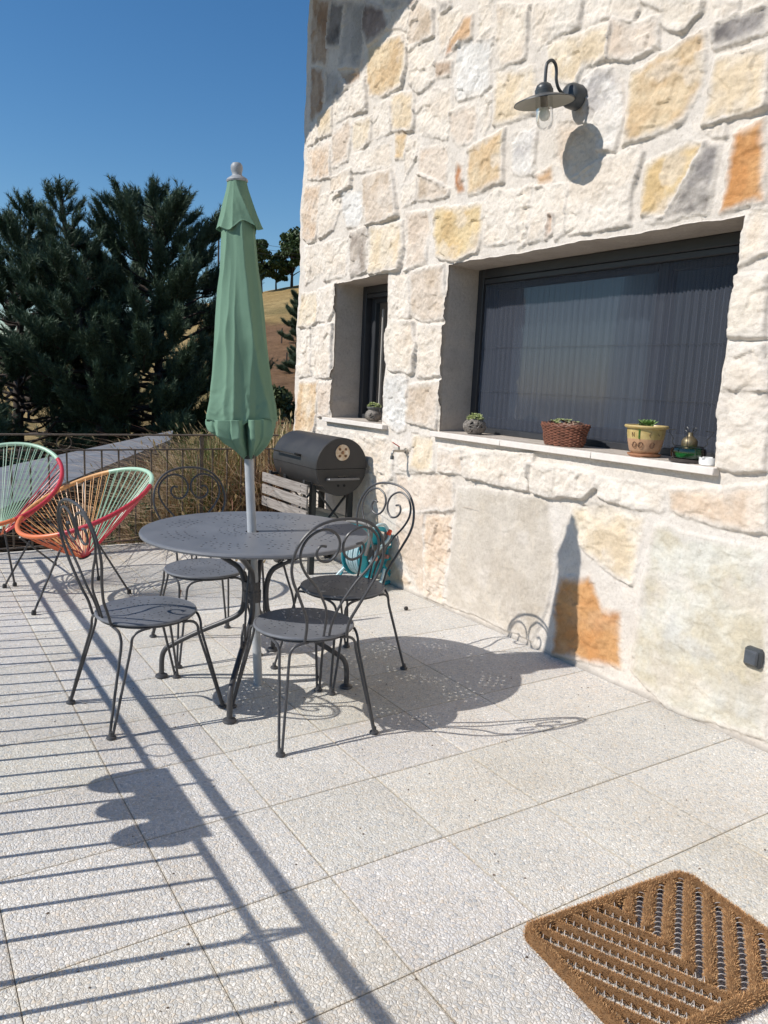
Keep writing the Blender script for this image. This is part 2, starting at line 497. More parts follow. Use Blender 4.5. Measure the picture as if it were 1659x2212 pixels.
# ------------------------------------------------------------------ stone house
STONES = """t 12 586 422 544 406 545 375 550 365 581 373 586 393 584 407
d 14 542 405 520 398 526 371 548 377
g 14 519 399 496 391 492 360 495 349 525 356 525 371
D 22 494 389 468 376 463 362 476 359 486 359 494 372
t 12 525 354 495 348 496 342 507 341 524 343
t 10 581 370 556 363 550 350 554 335 581 332 584 358
g 10 551 361 527 354 513 340 537 337 549 338
g 16 469 381 443 372 453 369 466 375
y 20 486 358 442 352 437 344 438 332 442 321 464 322 483 327 489 343
w 20 463 361 457 367 440 368 434 363 438 353 445 357
q 22 434 364 426 365 411 356 409 341 426 341 434 339 436 342 436 354
t 25 440 371 426 366 431 363
g 25 407 359 394 355 393 351 402 351 406 356
c 12 406 351 384 347 380 341 396 332 403 330 405 342
O 20 379 341 372 340 371 328 389 327 397 326 395 332
w 12 368 346 354 341 352 322 366 325 366 337
c 22 351 337 325 328 325 314 326 304 338 305 344 304 349 311
w 20 434 342 410 337 407 327 407 315 415 313 423 313 434 321
t 14 407 326 389 321 389 313 406 316
b 16 385 328 353 322 355 308 353 298 360 296 382 297 388 308
k 14 351 305 335 300 319 298 315 285 316 273 348 276 349 291
w 10 426 306 409 311 389 306 387 288 390 279 419 289
p 10 388 293 365 292 362 282 365 272 381 274 387 283
w 14 362 295 351 294 352 278 356 274 360 277
k 26 453 319 428 315 426 305 426 293 451 297 452 308
w 12 477 319 454 317 452 297 477 298
k 20 505 314 478 313 479 297 485 295 503 295
w 22 535 336 509 337 488 340 484 318 505 320 529 321
k 24 561 332 535 334 534 315 555 315 560 318
w 20 586 319 576 328 563 329 562 316 583 315
p 16 533 314 509 318 504 312 509 291 532 291
P 14 584 313 535 310 534 284 581 290 585 303
w 14 503 293 478 292 454 292 451 276 479 278 500 281
y 8 449 296 433 294 436 277 447 279
w 14 432 289 421 289 421 275 435 264 436 273
p 16 418 280 389 275 388 252 396 255 418 264 419 270
q 24 418 264 397 256 385 250 386 247 399 247 417 249
O 10 380 265 373 261 371 247 377 247 381 256
y 22 370 270 338 272 339 262 337 245 367 244
u 14 332 266 318 268 313 265 313 244 331 249
c 28 534 284 502 284 501 273 528 269 535 276
P 20 584 285 551 283 554 264 557 242 573 242 583 246
w 24 550 274 517 273 518 258 526 246 550 242 553 256
b 14 514 271 488 268 485 249 491 244 506 245 513 258
q 34 487 275 450 274 444 258 439 243 476 242 484 258
w 12 437 260 420 264 420 249 436 248
w 12 581 240 545 238 538 218 579 210
w 16 542 237 505 239 505 212 538 210
G 24 501 241 476 241 474 212 499 209
k 34 472 240 433 239 431 223 434 209 472 209 473 227
p 18 430 243 403 241 405 223 404 210 427 208
Y 20 399 242 354 237 352 225 355 210 376 208 392 213 399 228
w 16 352 238 343 241 314 238 315 227 315 214 338 212 349 213
w 16 322 328 289 317 289 306 306 307 316 304 322 312
k 16 310 305 295 304 269 300 269 286 285 288 289 281 307 287
p 30 269 302 254 296 242 294 240 282 257 282 268 286
w 16 288 317 252 305 256 298 268 303 286 306
c 28 251 304 220 293 220 290 229 285 235 287 240 291 241 297
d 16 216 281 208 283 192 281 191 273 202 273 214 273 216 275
w 14 216 292 204 287 205 283 214 283
w 14 203 287 192 283 192 282 202 282
k 28 213 269 190 268 187 245 197 244 214 244 215 258
y 26 246 276 227 281 219 282 218 269 218 261 225 249 229 248 243 247 255 246 254 263 254 276
u 18 284 282 275 284 266 281 260 273 257 258 260 245 270 247 271 254 281 261 284 277
p 10 299 265 281 261 271 252 269 242 287 238 299 250
O 14 312 244 300 247 298 239 310 238
w 24 287 238 268 241 246 244 243 241 248 226 247 210 285 211 289 223
w 14 325 240 314 239 314 223 316 211 322 209
w 16 312 238 289 236 289 223 288 212 294 210 296 222 300 223 301 211 313 211
O 16 299 223 296 222 296 214 301 211
Y 16 242 236 221 239 212 237 218 228 224 220 231 212 241 213 242 225
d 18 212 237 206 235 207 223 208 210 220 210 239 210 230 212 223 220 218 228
o 16 200 238 187 241 183 210 202 209 201 222
w 14 213 242 204 244 204 238 209 239
c 20 188 208 182 208 180 192 187 189 190 188 190 199
k 26 583 203 552 202 551 181 562 177 585 179
w 26 550 204 520 207 521 188 530 179 548 181
w 24 581 175 564 176 559 140 582 138 587 146
w 28 560 176 522 178 524 158 521 139 548 137 559 143
K 22 583 134 545 135 544 119 549 95 587 92 585 119
p 24 542 133 519 136 518 120 523 110 541 107
w 20 446 208 424 208 419 179 430 179 443 178 446 189
q 26 421 206 386 208 383 188 383 176 403 175 418 181
c 40 441 177 415 176 410 161 412 143 433 144 442 145 449 153 448 166
w 26 410 173 380 172 379 153 380 142 407 140
b 20 442 141 419 142 418 131 419 107 429 104 445 111 445 133
q 28 417 136 381 138 383 125 385 110 395 110 417 112 418 126
c 16 543 97 445 99 431 98 432 72 444 68 466 80 490 94 537 94
w 10 430 98 413 96 410 81 427 80
k 12 412 104 388 104 384 84 396 81 411 82
p 24 381 98 357 99 354 85 379 85
w 38 356 99 296 103 299 84 312 83 337 84 353 84
p 8 429 75 365 85 361 63 390 58 426 51
c 8 466 79 449 79 436 66 438 49 464 55
p 8 424 51 366 61 362 38 364 6 394 4 420 25
q 8 477 55 442 45 432 23 400 5 438 -1 473 26
c 34 191 184 179 183 176 161 182 161 190 161 192 169 191 178
w 30 189 158 176 158 173 140 190 139 189 152
w 30 190 137 173 139 169 110 180 108 189 109 191 125
w 46 299 98 256 98 253 92 261 85 279 83 295 84
w 18 253 97 216 97 215 86 243 86 251 87
P 22 213 96 168 104 166 86 179 85 211 87
k 10 268 80 245 84 225 82 225 61 227 50 237 51 258 59 264 68
s 14 360 77 284 82 275 50 279 25 283 18 288 4 365 4 361 46
o 8 272 43 253 48 242 35 232 36 228 8 258 3 272 2 274 28
P 8 392 55 363 60 364 33 367 3 387 2
v 16 218 80 195 79 165 79 155 5 198 1 222 10 222 44"""
PAL = {'m': ((0.60, 0.535, 0.455), (0.66, 0.61, 0.55)), 'w': ((0.68, 0.585, 0.475), (0.76, 0.69, 0.60)), 'c': ((0.68, 0.56, 0.43), (0.76, 0.68, 0.57)),
       'k': ((0.64, 0.50, 0.31), (0.73, 0.625, 0.47)), 'y': ((0.56, 0.38, 0.185), (0.70, 0.56, 0.36)), 'Y': ((0.58, 0.40, 0.17), (0.68, 0.53, 0.29)),
       'o': ((0.52, 0.235, 0.07), (0.58, 0.31, 0.12)), 'O': ((0.44, 0.20, 0.085), (0.58, 0.38, 0.22)), 'p': ((0.58, 0.46, 0.35), (0.68, 0.58, 0.48)),
       'P': ((0.60, 0.44, 0.30), (0.70, 0.59, 0.48)), 'q': ((0.48, 0.37, 0.26), (0.62, 0.52, 0.42)), 't': ((0.36, 0.24, 0.16), (0.50, 0.39, 0.30)),
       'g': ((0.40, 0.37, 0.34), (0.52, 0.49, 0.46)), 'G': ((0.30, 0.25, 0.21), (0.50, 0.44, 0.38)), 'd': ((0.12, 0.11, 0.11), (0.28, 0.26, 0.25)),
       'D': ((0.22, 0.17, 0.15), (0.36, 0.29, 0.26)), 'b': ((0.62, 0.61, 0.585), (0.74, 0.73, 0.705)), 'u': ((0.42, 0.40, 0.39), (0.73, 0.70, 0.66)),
       's': ((0.52, 0.46, 0.38), (0.58, 0.525, 0.45)), 'v': ((0.54, 0.48, 0.35), (0.66, 0.65, 0.58)), 'K': ((0.56, 0.37, 0.19), (0.72, 0.58, 0.40))}
for _k in PAL:
    _w = {'m': 0.62, 'w': 0.55, 'c': 0.45, 'k': 0.42, 'y': 0.30, 'Y': 0.22, 'p': 0.42, 'P': 0.35, 'q': 0.35, 't': 0.0, 'g': 0.05, 'b': 0.4, 'u': 0.3, 'K': 0.25, 'v': 0.2, 's': 0.15}.get(_k, 0.08) * 0.55
    PAL[_k] = tuple(tuple(c * (1 - _w) + q * _w for c, q in zip(cc, (0.84, 0.79, 0.73))) for cc in PAL[_k])
OPEN = [(4.475, 5.205, 1.085, 2.072), (1.915, 3.825, 1.085, 2.065)]   # y0,y1,z0,z1
def poly_dist(P, X, Y):
    """signed distance (inside positive)"""
    n = len(P); inside = np.zeros(X.shape, bool); D = np.full(X.shape, 1e9)
    for i in range(n):
        x1, y1 = P[i]; x2, y2 = P[(i + 1) % n]
        ex, ey = x2 - x1, y2 - y1
        t = np.clip(((X - x1) * ex + (Y - y1) * ey) / (ex * ex + ey * ey + 1e-12), 0, 1)
        D = np.minimum(D, np.hypot(X - x1 - t * ex, Y - y1 - t * ey))
        c = ((y1 > Y) != (y2 > Y)) & (X < ex * (Y - y1) / (ey if abs(ey) > 1e-9 else 1e-9) + x1)
        inside ^= c
    return np.where(inside, D, -D)

def roof_z(y): return 4.606 + (6.267 - y) * 0.3285

def build_wall(house):
    ys = np.unique(np.round(np.concatenate([np.arange(-3.6, 0.9, 0.06), np.arange(0.9, 1.5, 0.02), np.arange(1.5, 5.96, 0.0060), [5.96]] ), 5))
    zs = np.unique(np.round(np.concatenate([[-0.25, -0.12], np.arange(-0.04, 4.28, 0.0060), np.arange(4.3, 4.61, 0.05), [4.63]]), 5))
    def snap(a, v):
        i = np.abs(a - v).argmin(); a[i] = v; return i
    oi = [(snap(ys, a), snap(ys, b), snap(zs, c), snap(zs, d)) for a, b, c, d in OPEN]
    ny, nz = len(ys), len(zs)
    Y, Z = np.meshgrid(ys, zs, indexing='ij')
    # base mortar relief
    H = 0.012 * fbm(Y * 3, Z * 3, 5, 4) + 0.006 * fbm(Y * 22, Z * 22, 9, 3)
    mcol = np.array(PAL['m'][0])[None, None] + (np.array(PAL['m'][1]) - np.array(PAL['m'][0]))[None, None] * fbm(Y * 5, Z * 5, 3, 4)[..., None] * 1.2
    Cc = mcol.copy()
    wy = Y + 0.030 * (fbm(Y * 7, Z * 7, 21, 3) - 0.5) + 0.012 * (fbm(Y * 40, Z * 40, 22, 3) - 0.5)
    wz = Z + 0.030 * (fbm(Y * 7, Z * 7, 31, 3) - 0.5) + 0.012 * (fbm(Y * 40, Z * 40, 32, 3) - 0.5)
    FA = facet(Y + 0.02 * fbm(Y * 9, Z * 9, 1, 2), Z * 1.15, 0.085, 5, 1.6); FB = facet(Y + 0.01 * fbm(Y * 25, Z * 25, 2, 2), Z * 1.2, 0.034, 6, 1.6)
    H = H + 0.005 * (1 - sst(0.0, 0.012, Z)) * fbm(Y * 14, Z * 4, 91, 3); DIRT = (1 - 0.42 * (1 - sst(0.0, 0.010 + 0.05 * fbm(Y * 6, Z * 0, 92, 4), Z)))[..., None]
    stones = []
    for line in STONES.strip().split('\n'):
        a = line.split(); v = [int(q) / 100 for q in a[2:]]
        stones.append((a[0], int(a[1]) / 1000, np.array(v).reshape(-1, 2)))
    # the part of the wall nearer than the picture's edge: coursed blocks of the same kind
    r2 = random.Random(3)
    z0 = 0.02
    while z0 < 4.3:
        hgt = r2.uniform(0.26, 0.42); y0 = -3.5
        while y0 < 1.4:
            w = r2.uniform(0.25, 0.6); y1 = min(y0 + w, 1.50)
            if y1 - y0 > 0.15:
                stones.append((r2.choice('wwcckpyPwO'), r2.uniform(0.012, 0.028), np.array([(y0, z0 + 0.02), (y1 - 0.03, z0), (y1 - 0.03, z0 + hgt - 0.04), (y0, z0 + hgt - 0.03)])))
            y0 += w
        z0 += hgt
    for si, (cd, pr, P) in enumerate(stones):
        lo = P.min(0) - 0.04; hi = P.max(0) + 0.04
        i0, i1 = np.searchsorted(ys, [lo[0], hi[0]]); j0, j1 = np.searchsorted(zs, [lo[1], hi[1]])
        if i1 <= i0 or j1 <= j0: continue
        sl = (slice(i0, i1), slice(j0, j1))
        # thin out points: grow towards the joints a bit
        d = poly_dist(P, wy[sl], wz[sl]) + 0.012
        y_, z_ = Y[sl], Z[sl]
        rr = random.Random(si * 7 + 1)
        edge = 0.004 + 0.011 * fbm(y_ * 9, z_ * 9, 50 + si, 2)
        prof = np.clip(d / edge, 0, 1) ** 0.7
        cy, cz = P.mean(0)
        tilt = (y_ - cy) * rr.uniform(-0.05, 0.05) + (z_ - cz) * rr.uniform(-0.05, 0.02)
        chis = fbm(y_ * 16 + si * 3, z_ * 16, 70 + si, 5, 0.6)
        ridge = np.abs(fbm(y_ * 10, z_ * 24 + y_ * 12, 90 + si, 4) - 0.5) * 2
        smooth = cd in 'sv'
        am = 0.25 if cd == 's' else 0.6 if cd == 'v' else 1.0
        step = sst(0.50, 0.54, fbm(y_ * 5 + si, z_ * 6, 130 + si, 3))
        h = prof * (pr * 0.72 - 0.002 + tilt * (0.3 if smooth else 1)) + prof * am * 0.82 * (0.009 * (chis - 0.45) + 0.004 * (0.35 - ridge) - 0.004 * step + 0.0095 * FA[sl] + 0.0045 * FB[sl])
        hh = H[sl]
        m = d > 0
        H[sl] = np.where(m, np.maximum(hh + h, hh * 0.5 + h), hh)
        c1, c2 = np.array(PAL[cd][0]), np.array(PAL[cd][1])
        f = sst(0.32, 0.66, fbm(y_ * 6 + si, z_ * 6 - si, 200 + si, 5, 0.6))
        if cd == 'u': f = sst(0.35, 0.6, f * 0.4 + 0.6 * (1 - sst(0, 1, (z_ - lo[1]) / (hi[1] - lo[1]))) + 0.15)
        if cd == 'v':
            f = sst(0.3, 0.7, fbm(y_ * 4, z_ * 4, 260, 6, 0.7))
        sc = c1 + (c2 - c1) * f[..., None]
        if cd == 'v':
            gy = sst(0.62, 0.72, fbm(y_ * 5 + 3, z_ * 5, 270, 5))[..., None]
            sc = sc * (1 - gy * 0.35) + np.array([0.50, 0.50, 0.50]) * gy * 0.35
        # lime smeared over the edges
        lime = sst(-0.002, 0.024 + 0.045 * fbm(y_ * 12, z_ * 12, 300 + si, 3), d) * (1 - (0.08 if cd == 'o' else 0.45) * sst(0.56, 0.72, fbm(y_ * 7, z_ * 7, 320, 4)))
        Cc[sl] = np.where(m[..., None], mcol[sl] * (1 - lime[..., None]) + sc * lime[..., None], Cc[sl])
    Cc = Cc * DIRT
    # ragged vertical edge of the corner and of the openings
    YY = Y.copy(); ZZ = Z.copy()
    wob = 0.10 * (fbm(Z * 2.3, Z * 0 + 0.5, 61, 4) - 0.45)
    corner_line = 5.83 + 0.02 * (4.2 - np.clip(Z, 0, 4.2)) + wob * 0.8 + 0.035 * (fbm(Z * 8, Z * 0 + 2.5, 62, 3) - 0.5)
    t = sst(5.3, 5.96, Y)
    YY = Y + t * (corner_line - 5.96)
    H = H - 0.10 * sst(corner_line - 0.055, corner_line, YY) ** 2
    for (a, b, c, d) in OPEN:
        zin = sst(c - 0.05, c, Z) * (1 - sst(d + 0.02, d + 0.10, Z))
        wj = 0.055 * (fbm(Z * 4.5, Z * 0 + a * 3, 77, 3) - 0.42) * zin
        wj2 = 0.055 * (fbm(Z * 4.5, Z * 0 + b * 3, 79, 3) - 0.42) * zin
        YY = YY + wj * np.exp(-((Y - a) / 0.09) ** 2) - wj2 * np.exp(-((Y - b) / 0.09) ** 2)
        yin = sst(a - 0.06, a, Y) * (1 - sst(b, b + 0.06, Y))
        wt = 0.022 * (fbm(Y * 6, Y * 0 + 3.3, 81, 4) - 0.3) * yin
        ZZ = ZZ + wt * np.exp(-((Z - d) / 0.07) ** 2)
    # top rows follow the roof
    top = Z > 4.5
    X = WX - H
    V = np.stack([X, YY, ZZ], -1).reshape(-1, 3)
    idx = np.arange(ny * nz).reshape(ny, nz)
    F = np.stack([idx[:-1, :-1], idx[:-1, 1:], idx[1:, 1:], idx[1:, :-1]], -1)
    keep = np.ones(F.shape[:2], bool)
    for (a, b, c, d) in oi: keep[a:b, c:d] = False
    F = F[keep].reshape(-1, 4)
    extraV = []; extraF = []; extraC = []; base = len(V)
    pl = np.array([0.50, 0.445, 0.39])
    for (a, b, c, d), (ya, yb, zc, zd) in zip(oi, OPEN):
        loop = [(i, c) for i in range(a, b)] + [(b, j) for j in range(c, d)] + [(i, d) for i in range(b, a, -1)] + [(a, j) for j in range(d, c, -1)]
        n = len(loop); ids = [idx[p] for p in loop]
        s0 = base + len(extraV)
        for lv, xx in enumerate((WX + 0.012, WX + 0.26)):
            for p in loop:
                q = V[idx[p]]
                yy, zz = q[1], q[2]
                if lv == 1: yy, zz = ys[p[0]], zs[p[1]]
                extraV.append((xx, yy, zz)); extraC.append(pl * (1.15 if lv == 0 else 1))
        for k in range(n):
            k2 = (k + 1) % n
            extraF.append((ids[k], ids[k2], s0 + k2, s0 + k))
            extraF.append((s0 + k, s0 + k2, s0 + n + k2, s0 + n + k))
    # return face at the corner
    s0 = base + len(extraV)
    for j in range(nz):
        q = V[idx[ny - 1, j]]
        extraV.append((WX + 0.3, q[1] - 0.01, q[2])); extraC.append(np.array(PAL['c'][0]))
    for j in range(nz - 1):
        extraF.append((idx[ny - 1, j], idx[ny - 1, j + 1], s0 + j + 1, s0 + j))
    V = np.concatenate([V, np.array(extraV)])
    F = np.concatenate([F, np.array(extraF)])
    C2 = np.concatenate([Cc.reshape(-1, 3), np.array(extraC)])
    return mkmesh('wall', V, F, M_WALL, house, smooth=True, angle=180, world_co=True, colors=np.clip(C2, 0, 1))

house = thing('stone_house', 'rustic house wall of large pale cream, ochre and orange stones with two windows', 'house', (WX, 3.0, 0))
build_wall(house)
# the rest of the building behind the facing
g = MB()
yy = [5.83, 1.5, -3.6]
V = []
for x in (WX + 0.27, 9.0):
    V += [(x, 5.80, -0.25), (x, 5.80, roof_z(5.80) - 0.01), (x, 1.5, roof_z(1.5) - 0.01), (x, -3.6, roof_z(1.5) - 1.7), (x, -3.6, -0.25)]
g.add(V, [(0, 5, 6, 1), (1, 6, 7, 2), (2, 7, 8, 3), (3, 8, 9, 4), (5, 9, 8, 7, 6)])
# gable triangle above the facing
V = [(WX + 0.0, 5.86, 4.62), (WX, 5.86, roof_z(5.86) - 0.01), (WX, 1.5, roof_z(1.5) - 0.01), (WX, -3.6, roof_z(1.5) - 1.7), (WX, -3.6, 4.62)]
g.add(V, [(0, 1, 2, 3, 4)])
g.build('masonry_body', simple('pale_masonry', (0.6, 0.52, 0.42), 0.9, 0, 0.15, 6, 0.4), house, smooth=False, world_co=True)
r = MB()
def slab(x0, x1, pts, th):
    V = []
    for x in (x0, x1):
        for (y, z) in pts: V.append((x, y, z))
        for (y, z) in reversed(pts): V.append((x, y, z + th))
    n = len(pts) * 2
    F = [tuple(range(n)), tuple(range(2 * n - 1, n - 1, -1))] + [(k, (k + 1) % n, n + (k + 1) % n, n + k) for k in range(n)]
    return V, F
r.add(*slab(WX - 1.5, 9.3, [(6.34, roof_z(6.34)), (1.5, roof_z(1.5)), (-3.9, roof_z(1.5) - 1.75)], 0.16))  # overhang is out of view, added and sized to shade the upper wall
r.build('roof', simple('terracotta_roof', (0.36, 0.19, 0.11), 0.85, 0, 0.2, 12, 0.3), house, smooth=False, world_co=True)
mb = MB()
yv = roof_z
k = 0
y = 6.30
while y > 1.6:      # unseen verge tiles, added so their stepped edge gives the ragged shade line
    z = roof_z(y)
    mb.tube([(WX - 1.5 - 0.03, y, z + 0.02), (WX - 1.5 - 0.03, y - 0.36, z + 0.02 + 0.36 * 0.3285)], [0.085, 0.062], 10)
    y -= 0.30
mb.build('unseen_verge_tiles', simple('terracotta_tile', (0.38, 0.20, 0.12), 0.85, 0, 0.2, 12, 0.3), house, world_co=True)

def window(idx, y0, y1, z0, z1, sill):
    XF = WX + 0.225
    wroot = MB()
    fw = 0.052
    # outer frame
    for (ya, yb, za, zb) in ((y0, y0 + fw, z0, z1), (y1 - fw, y1, z0, z1), (y0 + fw, y1 - fw, z0, z0 + 0.035), (y0 + fw, y1 - fw, z1 - 0.055, z1)):
        wroot.box((XF + 0.05, (ya + yb) / 2, (za + zb) / 2), (0.10, yb - ya, zb - za), bev=0.004)
    wroot.box((XF + 0.018, (y0 + y1) / 2, z1 - 0.072), (0.028, y1 - y0 - 2 * fw - 0.002, 0.032), bev=0.004)
    w = wroot.build('window', M_DARKFRAME, house, world_co=True)
    def sub(m, name, mat, **k):
        o = m.build(name, mat, house, world_co=True, **k); o.parent = w
        return o
    if idx == 2:
        # pleated insect screen
        ya, yb = y0 + fw + 0.004, y1 - fw - 0.004; n = int((yb - ya) / 0.0105)
        P = np.linspace(ya, yb, n); za, zb = z0 + 0.036, z1 - 0.089
        V = []
        for i, yq in enumerate(P):
            xx = XF + 0.018 + (0.011 if i % 2 else 0.0) + 0.0012 * math.sin(i * 1.7)
            V += [(xx, yq, za), (xx, yq, zb)]
        F = [(2 * i, 2 * i + 1, 2 * i + 3, 2 * i + 2) for i in range(n - 1)]
        m = MB().add(V, F); sub(m, 'insect_screen', M_SCREEN, smooth=False, fix=False)
        m = MB()
        m.box((XF + 0.02, ya + 0.012, (za + zb) / 2), (0.03, 0.022, zb - za), bev=0.003)
        for zt in (1.34, 1.60):
            m.tube([(XF + 0.016, ya, zt), (XF + 0.016, yb, zt)], 0.0007, 5)
        sub(m, 'screen_rail', M_DARKFRAME)
        ym = 2.50
        panes = ((y0 + fw, ym + 0.03, 0.075), (ym - 0.03, y1 - fw, 0.055))
    elif idx == 1:
        panes = ((y0 + fw, y1 - fw, 0.05),)
    gl = MB()
    for (ya, yb, dx) in panes:
        m = MB(); s = 0.062
        za, zb = z0 + 0.037, z1 - 0.058
        for (a, b, c, d) in ((ya + .002, ya + s, za, zb), (yb - s, yb - .002, za, zb), (ya + s, yb - s, za, za + s), (ya + s, yb - s, zb - s, zb)):
            m.box((XF + dx + 0.02, (a + b) / 2, (c + d) / 2), (0.04, b - a, d - c), bev=0.004)
        sub(m, 'sash', M_DARKFRAME)
        g2 = MB().add([(XF + dx + 0.015, ya + s, za + s), (XF + dx + 0.015, yb - s, za + s), (XF + dx + 0.015, yb - s, zb - s), (XF + dx + 0.015, ya + s, zb - s)], [(0, 1, 2, 3)])
        sub(g2, 'glass', M_GLASS, smooth=False, fix=False)
    # room behind
    xr, xd = XF + 0.101, XF + 1.6
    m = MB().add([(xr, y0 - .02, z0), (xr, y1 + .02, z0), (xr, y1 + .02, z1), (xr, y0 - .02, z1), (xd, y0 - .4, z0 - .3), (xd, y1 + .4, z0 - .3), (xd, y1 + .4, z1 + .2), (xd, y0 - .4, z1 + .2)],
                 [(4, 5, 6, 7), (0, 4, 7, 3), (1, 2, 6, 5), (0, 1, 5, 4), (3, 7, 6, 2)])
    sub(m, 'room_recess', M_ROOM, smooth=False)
    if idx == 2:
        m = MB(); V = []; ya, yb = 2.62, 3.62; n = 90  # wavy grey-blue sheet, its colour stands in for sky reflected in the pane
        for i in range(n):
            yq = ya + (yb - ya) * i / (n - 1); xx = XF + 0.14 + 0.010 * math.sin(i * 1.05) + 0.006 * math.sin(i * 0.37)
            V += [(xx, yq, z0 + 0.04), (xx, yq, z1 - 0.10)]
        m.add(V, [(2 * i, 2 * i + 1, 2 * i + 3, 2 * i + 2) for i in range(n - 1)])
        sub(m, 'reflection_sheet', simple('sky_reflection_grey_blue', (0.34, 0.38, 0.43), 0.9, 0, 0.12, 3), fix=False)
    else:
        m = MB()
        m.box((XF + 0.034, 4.86, 1.53), (0.02, 0.035, 0.80), bev=0.004)
        m.box((XF + 0.034, 4.955, 1.50), (0.016, 0.012, 0.80), bev=0.003)
        sub(m, 'blind_rail', simple('pale_blind_rail', (0.45, 0.42, 0.38), 0.6, 0, 0.05, 10))
    # sill slabs
    ms = MB(); sy0, sy1, n = sill
    st = (sy1 - sy0) / n
    for i in range(n):
        ms.box(((WX - 0.05 + XF + 0.02) / 2, sy0 + st * (i + 0.5), z0 - 0.018), (XF + 0.02 - WX + 0.05, st - 0.0012, 0.032), bev=0.003)
    o = ms.build('window_sill', M_SILL, house, world_co=True)
window(1, 4.475, 5.205, 1.085, 2.072, (4.41, 5.285, 1))
window(2, 1.915, 3.825, 1.085, 2.065, (1.895, 3.865, 3))

# ------------------------------------------------------------------ terrain
def terr_z(x, y):
    x = np.asarray(x, float); y = np.asarray(y, float)
    r = x / np.maximum(y, 8)
    crest = np.clip(5.4 + 0.285 * (r * 110 - 17), 2.5, 24)
    near = -1.55 + 1.15 * sst(0.2, 3.2, x) * (1 - sst(9, 16, y)) + 0.35 * sst(1.0, 3.0, x) * (1 - sst(6.5, 9, y))
    base = near - 0.4 * sst(9, 20, y)
    s = np.clip((y - 24) / 86, 0, 1.25)
    s = np.where(s < 1, s ** 1.15, 1 - (s - 1) * 0.6)
    hill = (crest + 1.9) * s
    left = -0.05 * np.clip(-x, 0, 60) - 0.02 * np.clip(-x - 60, 0, 400)
    z = base + hill + left
    z = z + 0.5 * (fbm(x * 0.12, y * 0.12, 7, 4) - 0.5) * sst(12, 40, np.hypot(x, y)) + 0.12 * (fbm(x * 0.9, y * 0.9, 8, 4) - 0.5)
    return z
def mat_ground():
    m = N('dry_ground')
    a = m.n('ShaderNodeAttribute', attribute_name='Col')
    v1 = m.ramp(m.noise(0.5, 8, 0.72).outputs[0], [(0.3, (0.62, 0.60, 0.56)), (0.5, (0.98, 0.97, 0.95)), (0.7, (1.2, 1.2, 1.18))])
    v2 = m.ramp(m.noise(4.0, 6, 0.75).outputs[0], [(0.3, (0.6, 0.58, 0.55)), (0.7, (1.2, 1.2, 1.2))])
    c = m.mix(1.0, a.outputs[0], v1.outputs[0], 'MULTIPLY'); c = m.mix(0.8, c, v2.outputs[0], 'MULTIPLY')
    tuft = m.ramp(m.noise(1.1, 5, 0.8).outputs[0], [(0.60, (0, 0, 0)), (0.66, (1, 1, 1))])
    c = m.mix(m.math('MULTIPLY', tuft.outputs[0], 0.55), c, (0.12, 0.11, 0.045))
    m.base(c).p(0.95, 0, 0.1); m.nrm(m.bump(m.noise(1.5, 8, 0.8).outputs[0], 0.9, 0.4)); return m.m
def build_terrain():
    def lines(lo, hi):
        a = [0.0]
        while a[-1] < hi: a.append(a[-1] + max(0.22, a[-1] * 0.035))
        b = [0.0]
        while b[-1] < lo: b.append(b[-1] + max(0.25, b[-1] * 0.05))
        return np.array([-q for q in b[::-1][:-1]] + a)
    xs = lines(700, 700) + 1.5; ys = lines(500, 900) + 7
    X, Y = np.meshgrid(xs, ys, indexing='ij'); Z = terr_z(X, Y)
    inside = (X > -0.6) & (Y < 6.5) & (Y > -4.2) & (X < 9.5)
    Z = np.where(inside, np.minimum(Z, -0.9), Z)
    V = np.stack([X, Y, Z], -1).reshape(-1, 3)
    nx, nyy = X.shape; idx = np.arange(nx * nyy).reshape(nx, nyy)
    F = np.stack([idx[:-1, :-1], idx[1:, :-1], idx[1:, 1:], idx[:-1, 1:]], -1).reshape(-1, 4)
    r = X / np.maximum(Y, 1)
    f = fbm(X * 0.25, Y * 0.12, 40, 5)[..., None]
    tan = np.array([0.38, 0.26, 0.11]) * (1 - f) + np.array([0.52, 0.38, 0.18]) * f
    f2 = fbm(X * 0.35, Y * 0.35, 44, 5, 0.6)[..., None]
    brown = np.array([0.20, 0.115, 0.065]) * (1 - f2) + np.array([0.33, 0.20, 0.115]) * f2
    elev = (Z - 1.36) / np.maximum(Y, 1) + 0.01 * (fbm(X * .2, Y * .2, 45, 3) - .5)
    mb_ = (sst(0.395, 0.42, r) * (1 - sst(0.070, 0.078, elev)) * sst(26, 34, Y))[..., None]
    grn = np.array([0.10, 0.12, 0.04]) * (1 - f) + np.array([0.2, 0.17, 0.08]) * f
    dirt = np.array([0.22, 0.17, 0.10]) * (1 - f2) + np.array([0.33, 0.26, 0.15]) * f2
    nr = (1 - sst(14, 26, Y))[..., None]
    c = tan * (1 - mb_) + brown * mb_
    c = c * (1 - nr) + (dirt * 0.65 + grn * 0.35) * nr
    scrub = (sst(0.6, 0.7, fbm(X * 0.16, Y * 0.16, 47, 5)) * sst(22, 30, Y) * (1 - mb_[..., 0]))[..., None]
    c = c * (1 - 0.5 * scrub) + grn * 0.5 * scrub
    o = mkmesh('hillside', V, F, mat_ground(), smooth=True, angle=180, colors=c.reshape(-1, 3))
    tag(o, kind='structure')
build_terrain()

# ------------------------------------------------------------------ trees
def tz(x, y): return float(terr_z(np.array([x]), np.array([y]))[0])
M_BARK = simple('dark_pine_bark', (0.060, 0.043, 0.034), 0.9, 0, 0.3, 14, 0.6)
M_NEEDLE = mat_attr('pine_needles', 0.6, 8, 0.2, (), 0.35)
M_LEAF = mat_attr('leaf_green', 0.55, 8, 0.2, (), 0.3, trans=0.15)

